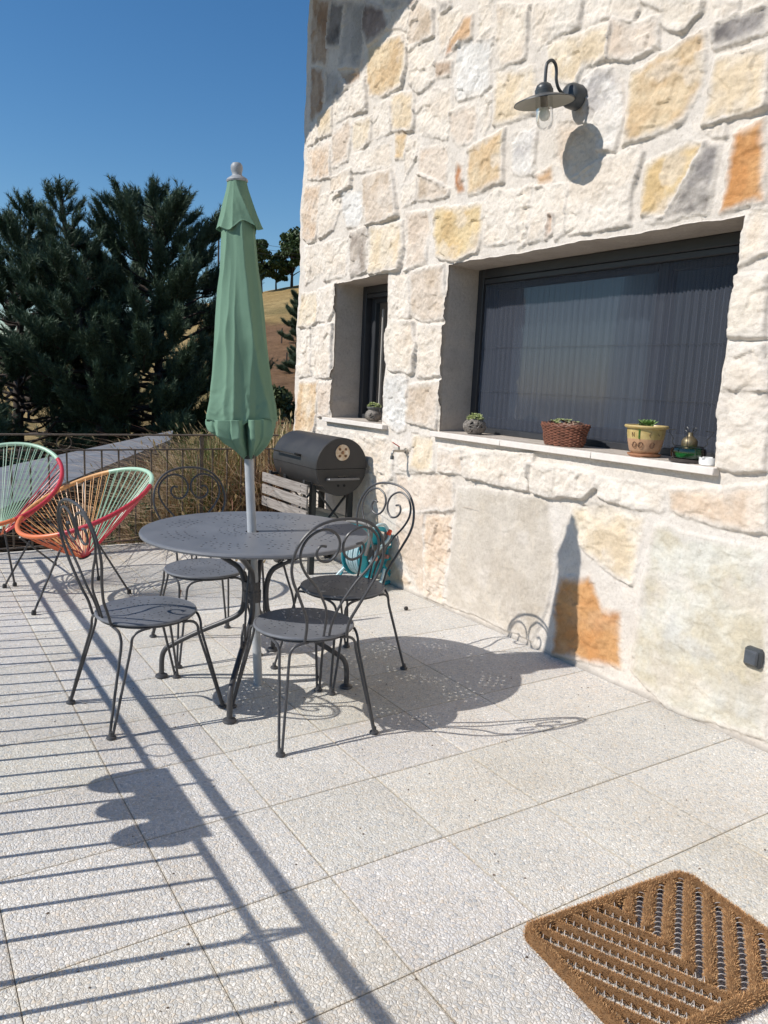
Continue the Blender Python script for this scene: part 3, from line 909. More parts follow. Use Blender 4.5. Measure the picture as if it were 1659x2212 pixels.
def tufts(P, D, nn, ln, wd, rng, cols, spread=0.75):
    """needle tufts at P along shoot direction D -> one mesh of thin triangles"""
    m = len(P)
    P = np.repeat(P, nn, 0); D = np.repeat(D, nn, 0); Cq = np.repeat(cols, nn, 0)
    rnd = rng.normal(size=P.shape); rnd -= D * (rnd * D).sum(1)[:, None]; rnd /= np.linalg.norm(rnd, axis=1)[:, None] + 1e-9
    a = rng.uniform(0.35, 1.15, len(P))[:, None] * spread
    d = D * np.cos(a) + rnd * np.sin(a)
    st = P + D * rng.uniform(-0.6, 0.6, len(P))[:, None] * ln
    L = ln * rng.uniform(0.7, 1.2, len(P))[:, None]
    s = np.cross(d, rng.normal(size=P.shape)); s /= np.linalg.norm(s, axis=1)[:, None] + 1e-9
    V = np.stack([st - s * wd / 2, st + s * wd / 2, st + d * L], 1).reshape(-1, 3)
    F = np.arange(len(P) * 3).reshape(-1, 3)
    Cq = Cq * rng.uniform(0.75, 1.25, len(P))[:, None]
    return V, F, np.repeat(Cq, 3, 0)

def pine(x, y, H, lean, prof, seed, label, dens=1.0, lead=None, zb=None, nscale=1.0, group='pine trees beyond the terrace'):
    """prof: list of (height fraction, radius); lean: top offset in x,y"""
    rng = np.random.default_rng(seed)
    z0 = tz(x, y) - 0.1 if zb is None else zb
    t = thing('pine_tree', label, 'tree', (x, y, z0), group=group)
    hs = np.linspace(0, 1, 16)
    bend = 0.12 * np.sin(hs * 5 + seed)
    axis = np.stack([lean[0] * hs ** 1.3 + bend * 0.6, lean[1] * hs, H * hs], 1)
    rb = H * 0.014 + 0.02
    tr = MB(); tr.tube(axis, rb * (1 - hs) ** 0.8 + 0.012, 10)
    pr = np.array(prof)
    br = MB() if nscale == 1.0 else tr; TP = []; TD = []; TC = []
    def trunk_at(h):
        return np.array([np.interp(h, hs, axis[:, k]) for k in range(3)])
    h = pr[0, 0]
    while h < 0.985:
        R = np.interp(h, pr[:, 0], pr[:, 1])
        nb = rng.integers(4, 6)
        a0 = rng.uniform(0, 6.28)
        for k in range(nb):
            a = a0 + 6.28 * k / nb + rng.normal() * 0.3
            L = R * rng.uniform(0.65, 1.18)
            up = 0.02 + 0.28 * h + rng.normal() * 0.10
            p0 = trunk_at(h)
            dirh = np.array([math.cos(a), math.sin(a), 0])
            n = 7; s = np.linspace(0, 1, n)
            curve = p0 + dirh * (L * s)[:, None] + np.array([0, 0, 1]) * (L * (up * s - 0.25 * s * (1 - h) + 0.35 * s ** 2.5))[:, None]
            curve[1:] += rng.normal(size=(n - 1, 3)) * 0.03 * L
            br.tube(curve, (0.006 + 0.018 * L) * (1 - s * 0.8), 5, caps=False)
            # side shoots
            ns = max(8, int(L * 34 * dens))
            for q in range(ns):
                f = rng.uniform(0.30, 1.0) ** 0.6
                pb = np.array([np.interp(f, s, curve[:, c]) for c in range(3)])
                td = curve[-1] - curve[-3]; td /= np.linalg.norm(td)
                sd = np.cross(td, [0, 0, 1]); sd /= np.linalg.norm(sd) + 1e-9
                dd = td * rng.uniform(0.3, 1.0) + sd * rng.choice([-1, 1]) * rng.uniform(0.2, 1.0) * (1.1 - f) + np.array([0, 0, 1]) * rng.uniform(0.05, 0.55)
                dd /= np.linalg.norm(dd)
                sl = rng.uniform(0.18, 0.55) * (0.45 + 0.55 * min(L, 1.3)) * (1.15 - 0.5 * f)
                m = max(2, int(sl / 0.062))
                for w in range(m):
                    u = (w + 0.5) / m
                    TP.append(pb + dd * sl * u + np.array([0, 0, 0.12 * sl * u * u]))
                    TD.append(dd * 0.9 + np.array([0, 0, 0.25]) + rng.normal(size=3) * 0.25)
                    g = rng.uniform(0, 1)
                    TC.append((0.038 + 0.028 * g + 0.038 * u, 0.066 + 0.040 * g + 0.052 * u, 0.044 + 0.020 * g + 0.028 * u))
        h += rng.uniform(0.028, 0.050) * (4.5 / H) ** 0.3 / dens ** 1.1
    # leader
    for w in range(26):
        u = w / 25
        TP.append(trunk_at(0.88 + 0.12 * u)); TD.append(np.array([rng.normal() * .3, rng.normal() * .3, 1])); TC.append((0.05, 0.09, 0.055))
    TP = np.array(TP); TD = np.array(TD); TD /= np.linalg.norm(TD, axis=1)[:, None]
    V, F, Cq = tufts(TP, TD, 15, 0.095 * nscale, 0.011 * nscale, rng, np.array(TC))
    tr.build('trunk', M_BARK, t)
    if br is not tr: br.build('limbs', M_BARK, t)
    mkmesh('crown', V, F, M_NEEDLE, t, smooth=False, colors=Cq)
    return t

def broad_tree(x, y, H, R, seed, label, name='oak_tree', zb=None, leaf=0.12, n=5200, group='trees on the ridge of the hill', col=(0.055, 0.085, 0.03)):
    rng = np.random.default_rng(seed)
    z0 = tz(x, y) - 0.1 if zb is None else zb
    t = thing(name, label, 'tree', (x, y, z0), group=group)
    tr = MB()
    hs = np.linspace(0, 1, 8)
    tr.tube(np.stack([0.1 * H * 0.1 * np.sin(hs * 4 + seed), 0 * hs, H * 0.75 * hs], 1), H * 0.03 * (1 - hs * 0.8), 8)
    C = []
    for k in range(30):
        a = rng.uniform(0, 6.28); h = rng.uniform(0.30, 0.97)
        rr = R * rng.uniform(0.2, 0.8) * math.sin(min(1, (1.04 - h) / 0.5) * 1.4)
        c = np.array([math.cos(a) * rr, math.sin(a) * rr, H * h])
        C.append((c, R * rng.uniform(0.14, 0.30)))
        s = np.linspace(0, 1, 5)[:, None]
        p0 = np.array([0, 0, H * h * 0.55])
        tr.tube(p0 * (1 - s) + c * s + np.array([0, 0, 0.05 * H]) * s * (1 - s), H * 0.011 * (1 - s[:, 0] * 0.7), 5, caps=False)
    tr.build('trunk', M_BARK, t)
    which = rng.integers(0, len(C), n)
    d = rng.normal(size=(n, 3)); d /= np.linalg.norm(d, axis=1)[:, None]
    cen = np.array([C[i][0] for i in which]); rr = np.array([C[i][1] for i in which])
    P = cen + d * (rr * rng.uniform(0.45, 1.1, n))[:, None] * np.array([1, 1, 0.8])
    a = rng.normal(size=(n, 3)); a /= np.linalg.norm(a, axis=1)[:, None]
    b = np.cross(a, rng.normal(size=(n, 3))); b /= np.linalg.norm(b, axis=1)[:, None]
    sz = leaf * rng.uniform(0.6, 1.3, n)[:, None]
    V = np.stack([P - a * sz, P + b * sz * 0.6, P + a * sz, P - b * sz * 0.6], 1).reshape(-1, 3)
    F = np.arange(4 * n).reshape(-1, 4)
    c = np.array(col)[None] * rng.uniform(0.6, 1.5, n)[:, None] * np.array([1, 1, 1])
    mkmesh('crown', V, F, M_LEAF, t, smooth=False, colors=np.repeat(c, 4, 0))
    return t

# x = y * ratio seen from the terrace
pine(1.75, 14.2, 5.75, (0.30, 0.0), [(0.16, 1.5), (0.3, 1.65), (0.5, 1.45), (0.7, 1.05), (0.85, 0.5), (1, 0.06)], 2,
     'far left dark pine with a leaning double-looking top, cut by the picture edge', 1.35)
pine(3.05, 13.0, 5.5, (-0.75, 0.2), [(0.40, 1.15), (0.5, 1.2), (0.58, 1.0), (0.72, 0.62), (0.85, 0.34), (1, 0.05)], 8,
     'slender pine with a leaning bare trunk and thin spire top between two bushier pines', 1.05)
pine(3.85, 13.6, 5.75, (0.10, 0.0), [(0.25, 1.35), (0.33, 1.65), (0.45, 1.75), (0.6, 1.5), (0.75, 1.2), (0.87, 0.85), (0.95, 0.5), (1, 0.12)], 5,
     'widest and bushiest dark pine, just left of the green parasol', 1.55)
pine(0.75, 11.2, 2.5, (0.0, 0.0), [(0.08, 0.9), (0.35, 0.85), (0.6, 0.6), (0.85, 0.3), (1, 0.05)], 12,
     'low young pine at the left edge, in front of the tall pines', 1.1, group='pine trees beyond the terrace')
# conifers on the slope close to the house corner
pine(29.2, 58, 4.6, (0, 0), [(0.1, 2.3), (0.4, 1.9), (0.7, 1.1), (1, 0.1)], 21, 'small pine on the dry slope with its branches reaching past the house corner', 0.5, nscale=2.6, group='small pines on the slope')
pine(22.6, 45.5, 2.0, (0, 0), [(0.1, 1.2), (0.5, 0.9), (1, 0.1)], 23, 'tiny dark pine lower on the brown slope beside the house corner', 0.6, nscale=2.0, group='small pines on the slope')
for i, (rt, yy_, H_, R_, lb) in enumerate(((0.430, 108, 7.6, 2.7, 'rounded ridge tree showing just right of the parasol top'),
                                      (0.452, 109, 5.0, 2.0, 'low dense ridge tree between two taller ones'),
                                      (0.476, 108, 8.2, 3.9, 'largest ridge tree, right beside the house corner'))):
    broad_tree(rt * yy_, yy_, H_, R_, 40 + i, lb, leaf=0.26, n=6500)
for i, (x, y, H_, R_, lb) in enumerate(((19.5, 52, 1.6, 1.6, 'green scrub bush low on the tan slope behind the parasol'), (15.5, 34, 1.4, 1.5, 'dark scrub bush at the foot of the slope'),
                                   (28.9, 84, 2.0, 2.6, 'scrub bush near the ridge left of the parasol'))):
    broad_tree(x, y, H_, R_, 60 + i, lb, 'bush', leaf=0.14, n=2600, group='scrub bushes on the slope', col=(0.07, 0.09, 0.035))
for i, (x, y, H_, R_) in enumerate(((-9, 9, 7, 3.2), (-12, 2, 8, 3.5), (-10, -6, 7, 3.4), (-16, 14, 9, 4))):
    pass

# overhead wires on the ridge
mbp = MB()
for k, dz in enumerate((0.0, 0.55, 1.1)):
    s = np.linspace(0, 1, 14)
    mbp.tube(np.stack([34 + 40 * s, 92 + 10 * s, 16.6 + dz + 3.2 * s - 3.0 * s * (1 - s)], 1), 0.022, 5)
tag(mbp.build('overhead_wires', M_DARKFRAME), 'three thin overhead wires crossing in front of the ridge trees', 'power line')
mbp = MB()
for px, py in ((34, 92), (74, 102)):
    zz = tz(px, py)
    mbp2 = MB(); top = 16.6 + 1.4 + (3.2 if px > 50 else 0)
    mbp2.tube([(px, py, zz - .3), (px, py, top)], [0.14, 0.10], 8); mbp2.box((px, py, top - 0.3), (0.1, 1.2, 0.1))
    tag(mbp2.build('wooden_pole', M_BARK), 'wooden pole carrying the overhead wires ' + ('behind the parasol' if px < 50 else 'beyond the house'), 'utility pole')
# fence post on the brown field
for i, (rt, y) in enumerate(((0.462, 60), (0.47, 47))):
    x = rt * y; z = tz(x, y)
    mm = MB(); mm.tube([(x, y, z - .2), (x + .03, y, z + 1.2)], [0.07, 0.05], 7)
    tag(mm.build('fence_post', M_BARK), ('upper' if i == 0 else 'lower') + ' weathered post standing in the brown field', 'fence post', 'posts in the brown field')

# ------------------------------------------------------------------ shed with grey roof below the terrace
shed = thing('garden_shed', 'low outbuilding with a flat grey sheet roof below the terrace, behind the railing', 'shed', (1.6, 9.5, -1.4))
def slate():
    m = N('grey_slate_sheets')
    br = m.n('ShaderNodeTexBrick', i_Scale=1.0)
    br.inputs['Color1'].default_value = (0.20, 0.21, 0.23, 1); br.inputs['Color2'].default_value = (0.235, 0.245, 0.265, 1); br.inputs['Mortar'].default_value = (0.13, 0.135, 0.15, 1)
    br.inputs['Mortar Size'].default_value = 0.008; br.inputs['Brick Width'].default_value = 0.42; br.inputs['Row Height'].default_value = 0.30
    m.l(m.co(), br.inputs['Vector'])
    nz = m.noise(5, 5, 0.6); v = m.ramp(nz.outputs[0], [(0.3, (0.85,) * 3), (0.7, (1.1,) * 3)])
    m.base(m.mix(1.0, br.outputs[0], v.outputs[0], 'MULTIPLY')).p(0.6, 0, 0.4); m.nrm(m.bump(br.outputs[1], -0.3, 0.01)); return m.m
def P3(px, zy, y): return np.array([px * y, y, 1.36 + zy * y])
A = P3(0.170, -0.104, 9.6); B = P3(0.310, -0.0735, 11.4); C_ = P3(0.306, -0.086, 9.6); D = P3(0.182, -0.136, 7.9)
A2 = A + (A - B) * 1.4; D2 = D + (D - C_) * 1.4
n_ = np.cross(B - A2, D2 - A2); n_ /= np.linalg.norm(n_)
if n_[2] < 0: n_ = -n_
top = [A2, B, C_, D2]; 
V = top + [p - n_ * 0.10 for p in top]
MB().add(V, [(0, 1, 2, 3), (7, 6, 5, 4), (0, 4, 5, 1), (1, 5, 6, 2), (2, 6, 7, 3), (3, 7, 4, 0)]).build('roof', slate(), shed, smooth=False, world_co=True)
c_ = sum(top) / 4
V2 = [c_ + (p - c_) * 0.94 - n_ * 0.11 for p in top]; V3 = [np.array([p[0], p[1], -2.2]) for p in V2]
MB().add(V2 + V3, [(0, 4, 5, 1), (1, 5, 6, 2), (2, 6, 7, 3), (3, 7, 4, 0)]).build('wall', simple('dark_stained_boards', (0.05, 0.045, 0.04), 0.9, 0, 0.3, 20), shed, smooth=False, world_co=True)

# ------------------------------------------------------------------ dry grass and weeds beyond the terrace
def grass(name, xr, yr, n, hr, cols, seed, wd=0.006, dens=None, heads=0.3, bend=0.35):
    rng = np.random.default_rng(seed)
    x = rng.uniform(*xr, n); y = rng.uniform(*yr, n)
    if dens is not None:
        k = rng.uniform(size=n) < dens(x, y); x, y = x[k], y[k]; n = len(x)
    z = terr_z(x, y) - 0.03
    hh = rng.uniform(*hr, n) * (0.7 + 0.6 * vnoise(x * 1.3, y * 1.3, 5))
    a = rng.uniform(0, 6.28, n); bd = np.abs(rng.normal(size=n)) * bend * hh
    dx, dy = np.cos(a), np.sin(a)
    sx, sy = -dy * wd, dx * wd
    cset = np.array(cols); ci = np.clip((vnoise(x * 1.6, y * 1.6, seed) * 0.7 + rng.uniform(0, 0.5, n)) * len(cset) - 0.3, 0, len(cset) - 1).astype(int)
    c = cset[ci] * rng.uniform(0.7, 1.3, n)[:, None]
    B0 = np.stack([x, y, z], 1); S = np.stack([sx, sy, 0 * x], 1); Dv = np.stack([dx, dy, 0 * x], 1)
    p1 = B0 + Dv * (bd * 0.3)[:, None] + np.array([0, 0, 1]) * (hh * 0.55)[:, None]
    p2 = B0 + Dv * bd[:, None] + np.array([0, 0, 1]) * (hh * (1 - 0.25 * bend))[:, None]
    V = np.stack([B0 - S, B0 + S, p1 + S * 0.8, p1 - S * 0.8, p2 + S * 0.25, p2 - S * 0.25], 1).reshape(-1, 3)
    i = np.arange(n)[:, None] * 6
    F = np.concatenate([i + np.array([[0, 1, 2, 3]]), i + np.array([[3, 2, 4, 5]])])
    Cq = np.repeat(c, 6, 0)
    # seed heads
    k = rng.uniform(size=n) < heads
    if k.any():
        q = p2[k]; Dk = Dv[k]; m = len(q); hl = rng.uniform(0.05, 0.13, m)[:, None]
        Sk = S[k] / wd
        w2 = rng.uniform(0.006, 0.011, m)[:, None]
        tip = q + (Dk * 0.5 + np.array([0, 0, 0.6])) * hl
        mid = (q + tip) / 2
        V2 = np.stack([q, mid + Sk * w2, tip, mid - Sk * w2, mid + np.cross(Sk, Dk) * w2, mid - np.cross(Sk, Dk) * w2], 1).reshape(-1, 3)
        i2 = np.arange(m)[:, None] * 6 + len(V)
        F = np.concatenate([F, i2 + np.array([[0, 1, 2, 3]]), i2 + np.array([[0, 4, 2, 5]])])
        V = np.concatenate([V, V2]); Cq = np.concatenate([Cq, np.repeat(np.tile([0.55, 0.43, 0.24], (m, 1)) * rng.uniform(0.7, 1.2, m)[:, None], 6, 0)])
    return mkmesh(name, V, F, M_GRASS, None, smooth=False, colors=Cq)
M_GRASS = mat_attr('grass_blades', 0.75, 3, 0.15, (), 0.2, trans=0.2)
STRAW = [(0.58, 0.44, 0.24), (0.48, 0.34, 0.17), (0.66, 0.54, 0.33), (0.28, 0.17, 0.08), (0.15, 0.20, 0.06), (0.45, 0.33, 0.16)]
BROWN = [(0.44, 0.27, 0.16), (0.58, 0.41, 0.27), (0.26, 0.14, 0.09), (0.68, 0.53, 0.37), (0.62, 0.48, 0.30)]
GREEN = [(0.12, 0.19, 0.05), (0.18, 0.22, 0.08), (0.09, 0.14, 0.04), (0.33, 0.29, 0.14)]
o = grass('dry_grass', (1.7, 5.4), (6.3, 9.6), 26000, (0.35, 1.0), STRAW, 1, dens=lambda x, y: 0.2 + 0.8 * sst(0.24, 0.30, x / y) )
tag(o, 'tall straw-coloured dry grass with seed heads behind the railing', 'dry grass', kind='stuff')
o = grass('brown_undergrowth', (1.75, 4.6), (6.22, 7.2), 15000, (0.3, 0.95), BROWN, 3, bend=1.0, heads=0.05)
tag(o, 'tangled brown dead undergrowth at the foot of the railing', 'undergrowth', kind='stuff')
o = grass('green_grass', (1.7, 3.4), (6.3, 8.4), 16000, (0.4, 1.05), GREEN, 4, wd=0.007, heads=0.15, bend=0.3, dens=lambda x, y: np.clip(np.exp(-((x / y - 0.352) / 0.018) ** 2) + 0.6 * np.exp(-((x / y - 0.262) / 0.02) ** 2) * (y < 7), 0, 1))
tag(o, 'patch of fresh green grass beside the post of the railing', 'grass', kind='stuff')
o = grass('meadow_grass', (-7, 14), (6.4, 22), 42000, (0.08, 0.35), STRAW + GREEN, 6, wd=0.012, heads=0.05, bend=0.8)
tag(o, 'sparse short dry meadow grass on the slope under the pines', 'grass', kind='stuff')
# leafy weed in front of the shed roof
def weed(x, y, z, h, seed, label):
    rng = np.random.default_rng(seed)
    t = thing('leafy_weed', label, 'shrub', (x, y, z), group='leafy weeds behind the railing')
    st = MB(); V = []; F = []; cc = []
    for k in range(9):
        a = rng.uniform(0, 6.28); L = h * rng.uniform(0.6, 1.1); le = rng.uniform(0.2, 0.6)
        s = np.linspace(0, 1, 9)
        c = np.stack([math.cos(a) * L * le * s, math.sin(a) * L * le * s, L * (s - 0.25 * s * s)], 1) + rng.normal(size=(9, 3)) * 0.008
        st.tube(c, 0.004 * (1 - s * .7), 5, caps=False)
        for q in range(34):
            f = rng.uniform(0.25, 1); p = np.array([np.interp(f, s, c[:, j]) for j in range(3)])
            d = rng.normal(size=3); d[2] = abs(d[2]) * .5; d /= np.linalg.norm(d); b = np.cross(d, rng.normal(size=3)); b /= np.linalg.norm(b)
            l = rng.uniform(0.02, 0.045); n = len(V)
            V += [p, p + d * l * .5 + b * l * .3, p + d * l, p + d * l * .5 - b * l * .3]; F.append((n, n + 1, n + 2, n + 3))
            g_ = rng.uniform(.7, 1.4); cc += [(0.07 * g_, 0.10 * g_, 0.045 * g_)] * 4
    st.build('stems', M_BARK, t)
    mkmesh('leaves', V, F, M_LEAF, t, smooth=False, colors=np.array(cc))
weed(1.45, 6.55, -0.55, 1.15, 3, 'leafy green weed in front of the grey shed roof, left one')
weed(1.62, 6.45, -0.6, 1.15, 8, 'leafy green weed right behind the lower rail, below the shed roof')
weed(1.95, 6.6, -0.5, 1.2, 5, 'leafy green weed in front of the grey shed roof, near the dry grass')

# ------------------------------------------------------------------ railings
RZ1, RZ2 = 0.873, 0.757
def far_rail():
    t = thing('iron_railing', 'thin rusty iron railing closing the far end of the terrace', 'railing', (1.2, 6.12, 0))
    y = 6.12
    for z, wdt, dp in ((RZ1, 0.012, 0.04), (RZ2, 0.010, 0.03), (0.035, 0.010, 0.03)):
        MB().box((1.34, y, z), (2.96, dp, wdt), bev=0.002).build('rail', M_RUST, t, world_co=True)
    for i in range(24):
        x = -0.045 + 0.1263 * i - 0.0
        if abs(x - 2.134) < 0.02 or x > 2.83: continue
        MB().box((x, y, (RZ2 + 0.035) / 2), (0.012, 0.012, RZ2 - 0.047), bev=0.001).build('baluster', M_RUST, t, world_co=True)
    for x in (-0.143, 2.134):
        MB().box((x, y, 0.43), (0.026, 0.026, 0.868), bev=0.002).build('post', M_RUST, t, world_co=True)
    for x in (1.075,):
        a = np.linspace(0, 2 * PI, 25)[:-1]
        MB().tube(np.stack([x + 0.052 * np.cos(a), 0 * a + y, 0.815 + 0.052 * np.sin(a)], 1), 0.004, 6, closed=True).build('ring_ornament', M_RUST, t, world_co=True)
far_rail()
def side_rail():
    xr = -0.143
    t = thing('iron_railing', 'long iron railing on the open left side of the terrace, seen by its striped shadow', 'railing', (xr, 1.3, 0))
    y0, y1 = -3.6, 6.08
    for z, wdt, dp in ((RZ1, 0.012, 0.038), (RZ2, 0.010, 0.024), (0.035, 0.010, 0.02)):
        MB().box((xr, (y0 + y1) / 2, z), (dp, y1 - y0, wdt), bev=0.002).build('rail', M_RUST, t, world_co=True)
    # shadow of a baluster standing at y meets the photo's stripes
    off = 3.039 - (-0.255) * 0 + 0.255 * (0.284 + 0.143)
    k0 = int((off - y0) / 0.1225)
    for i in range(-int((y1 - off) / 0.1225), k0 + 1):
        y = off - 0.1225 * i
        if min(abs(y - q) for q in (6.0, 3.9, 1.78, -0.35, -2.5)) < 0.045: continue
        MB().box((xr, y, (RZ2 + 0.035) / 2), (0.012, 0.012, RZ2 - 0.05), bev=0.001).build('baluster', M_RUST, t, world_co=True)
    for y in (6.0, 3.9, 1.78, -0.35, -2.5):
        MB().box((xr, y, 0.43), (0.016, 0.016, 0.866), bev=0.002).build('post', M_RUST, t, world_co=True)
        for s in (-1, 1):
            p = cr([(xr, y + s * 0.008, 0.72), (xr, y + s * 0.022, 0.75), (xr, y + s * 0.016, 0.80), (xr, y + s * 0.008, 0.86)], 5)
            MB().tube(p, 0.005, 6).build('scroll', M_RUST, t, world_co=True)
    for y in (2.86, 0.75, 5.0):
        a = np.linspace(0, 2 * PI, 25)[:-1]
        MB().tube(np.stack([0 * a + xr, y + 0.05 * np.cos(a), 0.815 + 0.052 * np.sin(a)], 1), 0.004, 6, closed=True).build('ring_ornament', M_RUST, t, world_co=True)
side_rail()
# three flower pots hung on the side railing
M_TERRA = simple('terracotta', (0.42, 0.20, 0.11), 0.8, 0, 0.12, 20, 0.15)
M_SOIL = simple('potting_soil', (0.06, 0.04, 0.03), 0.95, 0, 0.3, 60, 0.8)
M_WIRE = simple('galvanised_wire', (0.45, 0.45, 0.44), 0.4, 0.8, 0.05, 30)
HOLD = thing('pot_hanger', 'iron hanger with a flat front plate hooked on the left railing', 'plant holder', (-0.163, 2.49, 0.58))
MB().box((0.0, 0, 0.175), (0.006, 0.47, 0.13), bev=0.002).build('front_plate', M_IRON, HOLD)
for yq in (-0.12, 0.10):
    MB().tube(cr([(0.0, yq, 0.20), (0.0, yq, 0.25), (0.006, yq, 0.302), (0.020, yq, 0.308), (0.038, yq, 0.302), (0.040, yq, 0.28)], 5), 0.007, 6).build('hook', M_IRON, HOLD)
POT0 = None
for k, yq in enumerate((2.335, 2.505, 2.675)):
    if POT0 is None:
        POT0 = thing('hanging_pot', 'rounded pot', 'flower pot', (-0.250, yq, 0.685), group='pots hung on the left railing')
        MB().lathe([(0.02, 0.0), (0.045, 0.008), (0.064, 0.04), (0.072, 0.075), (0.074, 0.110), (0.080, 0.114), (0.080, 0.128), (0.070, 0.128), (0.066, 0.10)], 24, cap=True).build('bowl', M_TERRA, POT0)
        MB().lathe([(0.0, 0.105), (0.04, 0.112), (0.068, 0.102)], 18, cap=False).build('soil', M_SOIL, POT0)
        p = POT0
    else:
        p = POT0.copy(); COL.objects.link(p)
        for ch in POT0.children:
            c = ch.copy(); COL.objects.link(c); c.parent = p
        p.location = (-0.250 - (0.006 if k == 1 else -0.005), yq, 0.685 - (0.012 if k == 0 else 0))
    p['label'] = ('nearest', 'middle', 'farthest')[k] + ' of three rounded pots hung on the left railing, seen by its shadow'
# ------------------------------------------------------------------ perforated sheets
def perforated(name, R, holes, mat, parent, z, th=0.0025, hub=None):
    cu = bpy.data.curves.new(name + '_outline', 'CURVE'); cu.dimensions = '2D'; cu.fill_mode = 'BOTH'; cu.extrude = th / 2
    def circ(cx, cy, r, n):
        s = cu.splines.new('POLY'); s.points.add(n - 1)
        for k in range(n):
            a = 2 * PI * k / n; s.points[k].co = (cx + r * math.cos(a), cy + r * math.sin(a), 0, 1)
        s.use_cyclic_u = True
    circ(0, 0, R, 96)
    for (hx, hy, hr) in holes: circ(hx, hy, hr, 8 if hr < 0.01 else 20)
    tmp = bpy.data.objects.new('tmp', cu); COL.objects.link(tmp)
    bpy.context.view_layer.update()
    dg = bpy.context.evaluated_depsgraph_get()
    me = bpy.data.meshes.new_from_object(tmp.evaluated_get(dg))
    bpy.data.objects.remove(tmp); bpy.data.curves.remove(cu)
    me.materials.clear(); me.materials.append(mat); me.name = name
    for p in me.polygons: p.use_smooth = False
    o = bpy.data.objects.new(name, me); COL.objects.link(o); o.parent = parent; o.location = (0, 0, z)
    return o
def ringholes(r, n, hr, a0=0.0, gaps=None):
    out = []
    for k in range(n):
        a = a0 + 2 * PI * k / n
        if gaps is not None:
            g, w = gaps
            if abs(((a * g / (2 * PI)) % 1.0) - 0.5) < w: continue
        out.append((r * math.cos(a), r * math.sin(a), hr))
    return out

# ------------------------------------------------------------------ wrought iron chair
SEAT_Z = 0.412
def make_chair():
    t = thing('garden_chair', 'x', 'chair')
    R = 0.193
    hol = ringholes(0.072, 24, 0.0046, 0, (4, 0.09)) + ringholes(0.098, 20, 0.0050, 0.1, (4, 0.10)) + ringholes(0.128, 22, 0.0050, 0.05, (4, 0.08)) + ringholes(0.158, 24, 0.0050, 0.13, (8, 0.16))
    s = perforated('seat', R, hol, M_TABLE, t, SEAT_Z)
    a = np.linspace(0, 2 * PI, 65)[:-1]
    MB().tube(np.stack([R * np.cos(a), R * np.sin(a), 0 * a + SEAT_Z - 0.004], 1), 0.0065, 8, closed=True).build('seat_rim', M_TABLE, t)
    MB().tube(np.stack([0.178 * np.cos(a), 0.178 * np.sin(a), 0 * a + SEAT_Z - 0.018], 1), 0.006, 8, closed=True).build('under_ring', M_IRON, t)
    for (sx, sy) in ((-1, 1), (1, 1), (-1, -1), (1, -1)):
        fx, fy = sx * 0.201, sy * 0.237
        an = math.atan2(sy * 0.72, sx * 0.72)
        rd = np.array([math.cos(an), math.sin(an)]); tg = np.array([-math.sin(an), math.cos(an)])
        foot = np.array([fx, fy])
        m = MB()
        for q in (-1, 1):
            def P(r, tt, z): xy = rd * r + tg * tt * q; return (xy[0], xy[1], z)
            f0 = foot + tg * q * 0.006
            pts = [P(0.172, 0.075, SEAT_Z - 0.018), P(0.192, 0.055, SEAT_Z - 0.020), P(0.207, 0.034, SEAT_Z - 0.030), P(0.217, 0.022, SEAT_Z - 0.050), P(0.222, 0.019, SEAT_Z - 0.085)]
            top = np.array(pts[-1])
            for f in (0.33, 0.66, 1.0):
                pts.append(tuple(top * (1 - f) + np.array([f0[0], f0[1], 0.012]) * f))
            m.tube(cr(pts, 5), 0.0056, 8)
        m.build('leg', M_IRON, t)
        MB().lathe([(0.0, 0.001), (0.017, 0.001), (0.019, 0.005), (0.017, 0.010), (0.010, 0.013), (0.008, 0.028), (0, 0.03)], 14, (fx, fy, 0)).build('foot_pad', M_IRON, t)
    T = 0.475
    def lean(u, v):
        y = -0.186 - 0.02 * sst(0, 0.15, v) - v * 0.19
        return (u, y, SEAT_Z + v * 0.985)
    outer = [(-0.088, -0.01), (-0.090, 0.05), (-0.105, 0.10), (-0.145, 0.185), (-0.178, 0.255), (-0.188, 0.315), (-0.172, 0.385), (-0.128, 0.44), (-0.07, 0.467), (0, T)]
    outer += [(-u, v) for u, v in reversed(outer[:-1])]
    MB().tube(cr([lean(u, v) for u, v in outer], 6), 0.0057, 8).build('back_hoop', M_IRON, t)
    inner = [(-0.012, -0.01), (-0.014, 0.06), (-0.030, 0.13), (-0.080, 0.215), (-0.130, 0.275), (-0.158, 0.33), (-0.155, 0.382), (-0.125, 0.422), (-0.075, 0.440), (-0.028, 0.420),
             (-0.0075, 0.382), (-0.016, 0.340), (-0.045, 0.315), (-0.080, 0.322), (-0.097, 0.350), (-0.086, 0.376), (-0.062, 0.374)]
    for sg in (1, -1):
        MB().tube(cr([lean(u * sg, v) for u, v in inner], 6), 0.0050, 8).build('back_scroll', M_IRON, t)
    return t
CH = make_chair()
def dup(src):
    r = src.copy(); COL.objects.link(r)
    for ch in list(src.children):
        c = ch.copy(); COL.objects.link(c); c.parent = r
        for g_ in ch.children:
            d = g_.copy(); COL.objects.link(d); d.parent = c
    return r
for i, (x, y, ang, lb) in enumerate(((0.832, 3.035, 10, 'dark iron scroll-back chair left of the table, its back towards the string chairs'),
                                     (1.338, 2.625, 90, 'dark iron scroll-back chair nearest the viewer, its back in front of the table'),
                                     (1.752, 3.05, 194, 'dark iron scroll-back chair in front of the turquoise hose reel'),
                                     (1.285, 3.62, 268, 'dark iron scroll-back chair behind the table, facing the viewer'))):
    c = CH if i == 0 else dup(CH)
    c.location = (x, y, 0); c.rotation_euler = (0, 0, rad(ang - 90)); c['label'] = lb; c['group'] = 'chairs around the garden table'

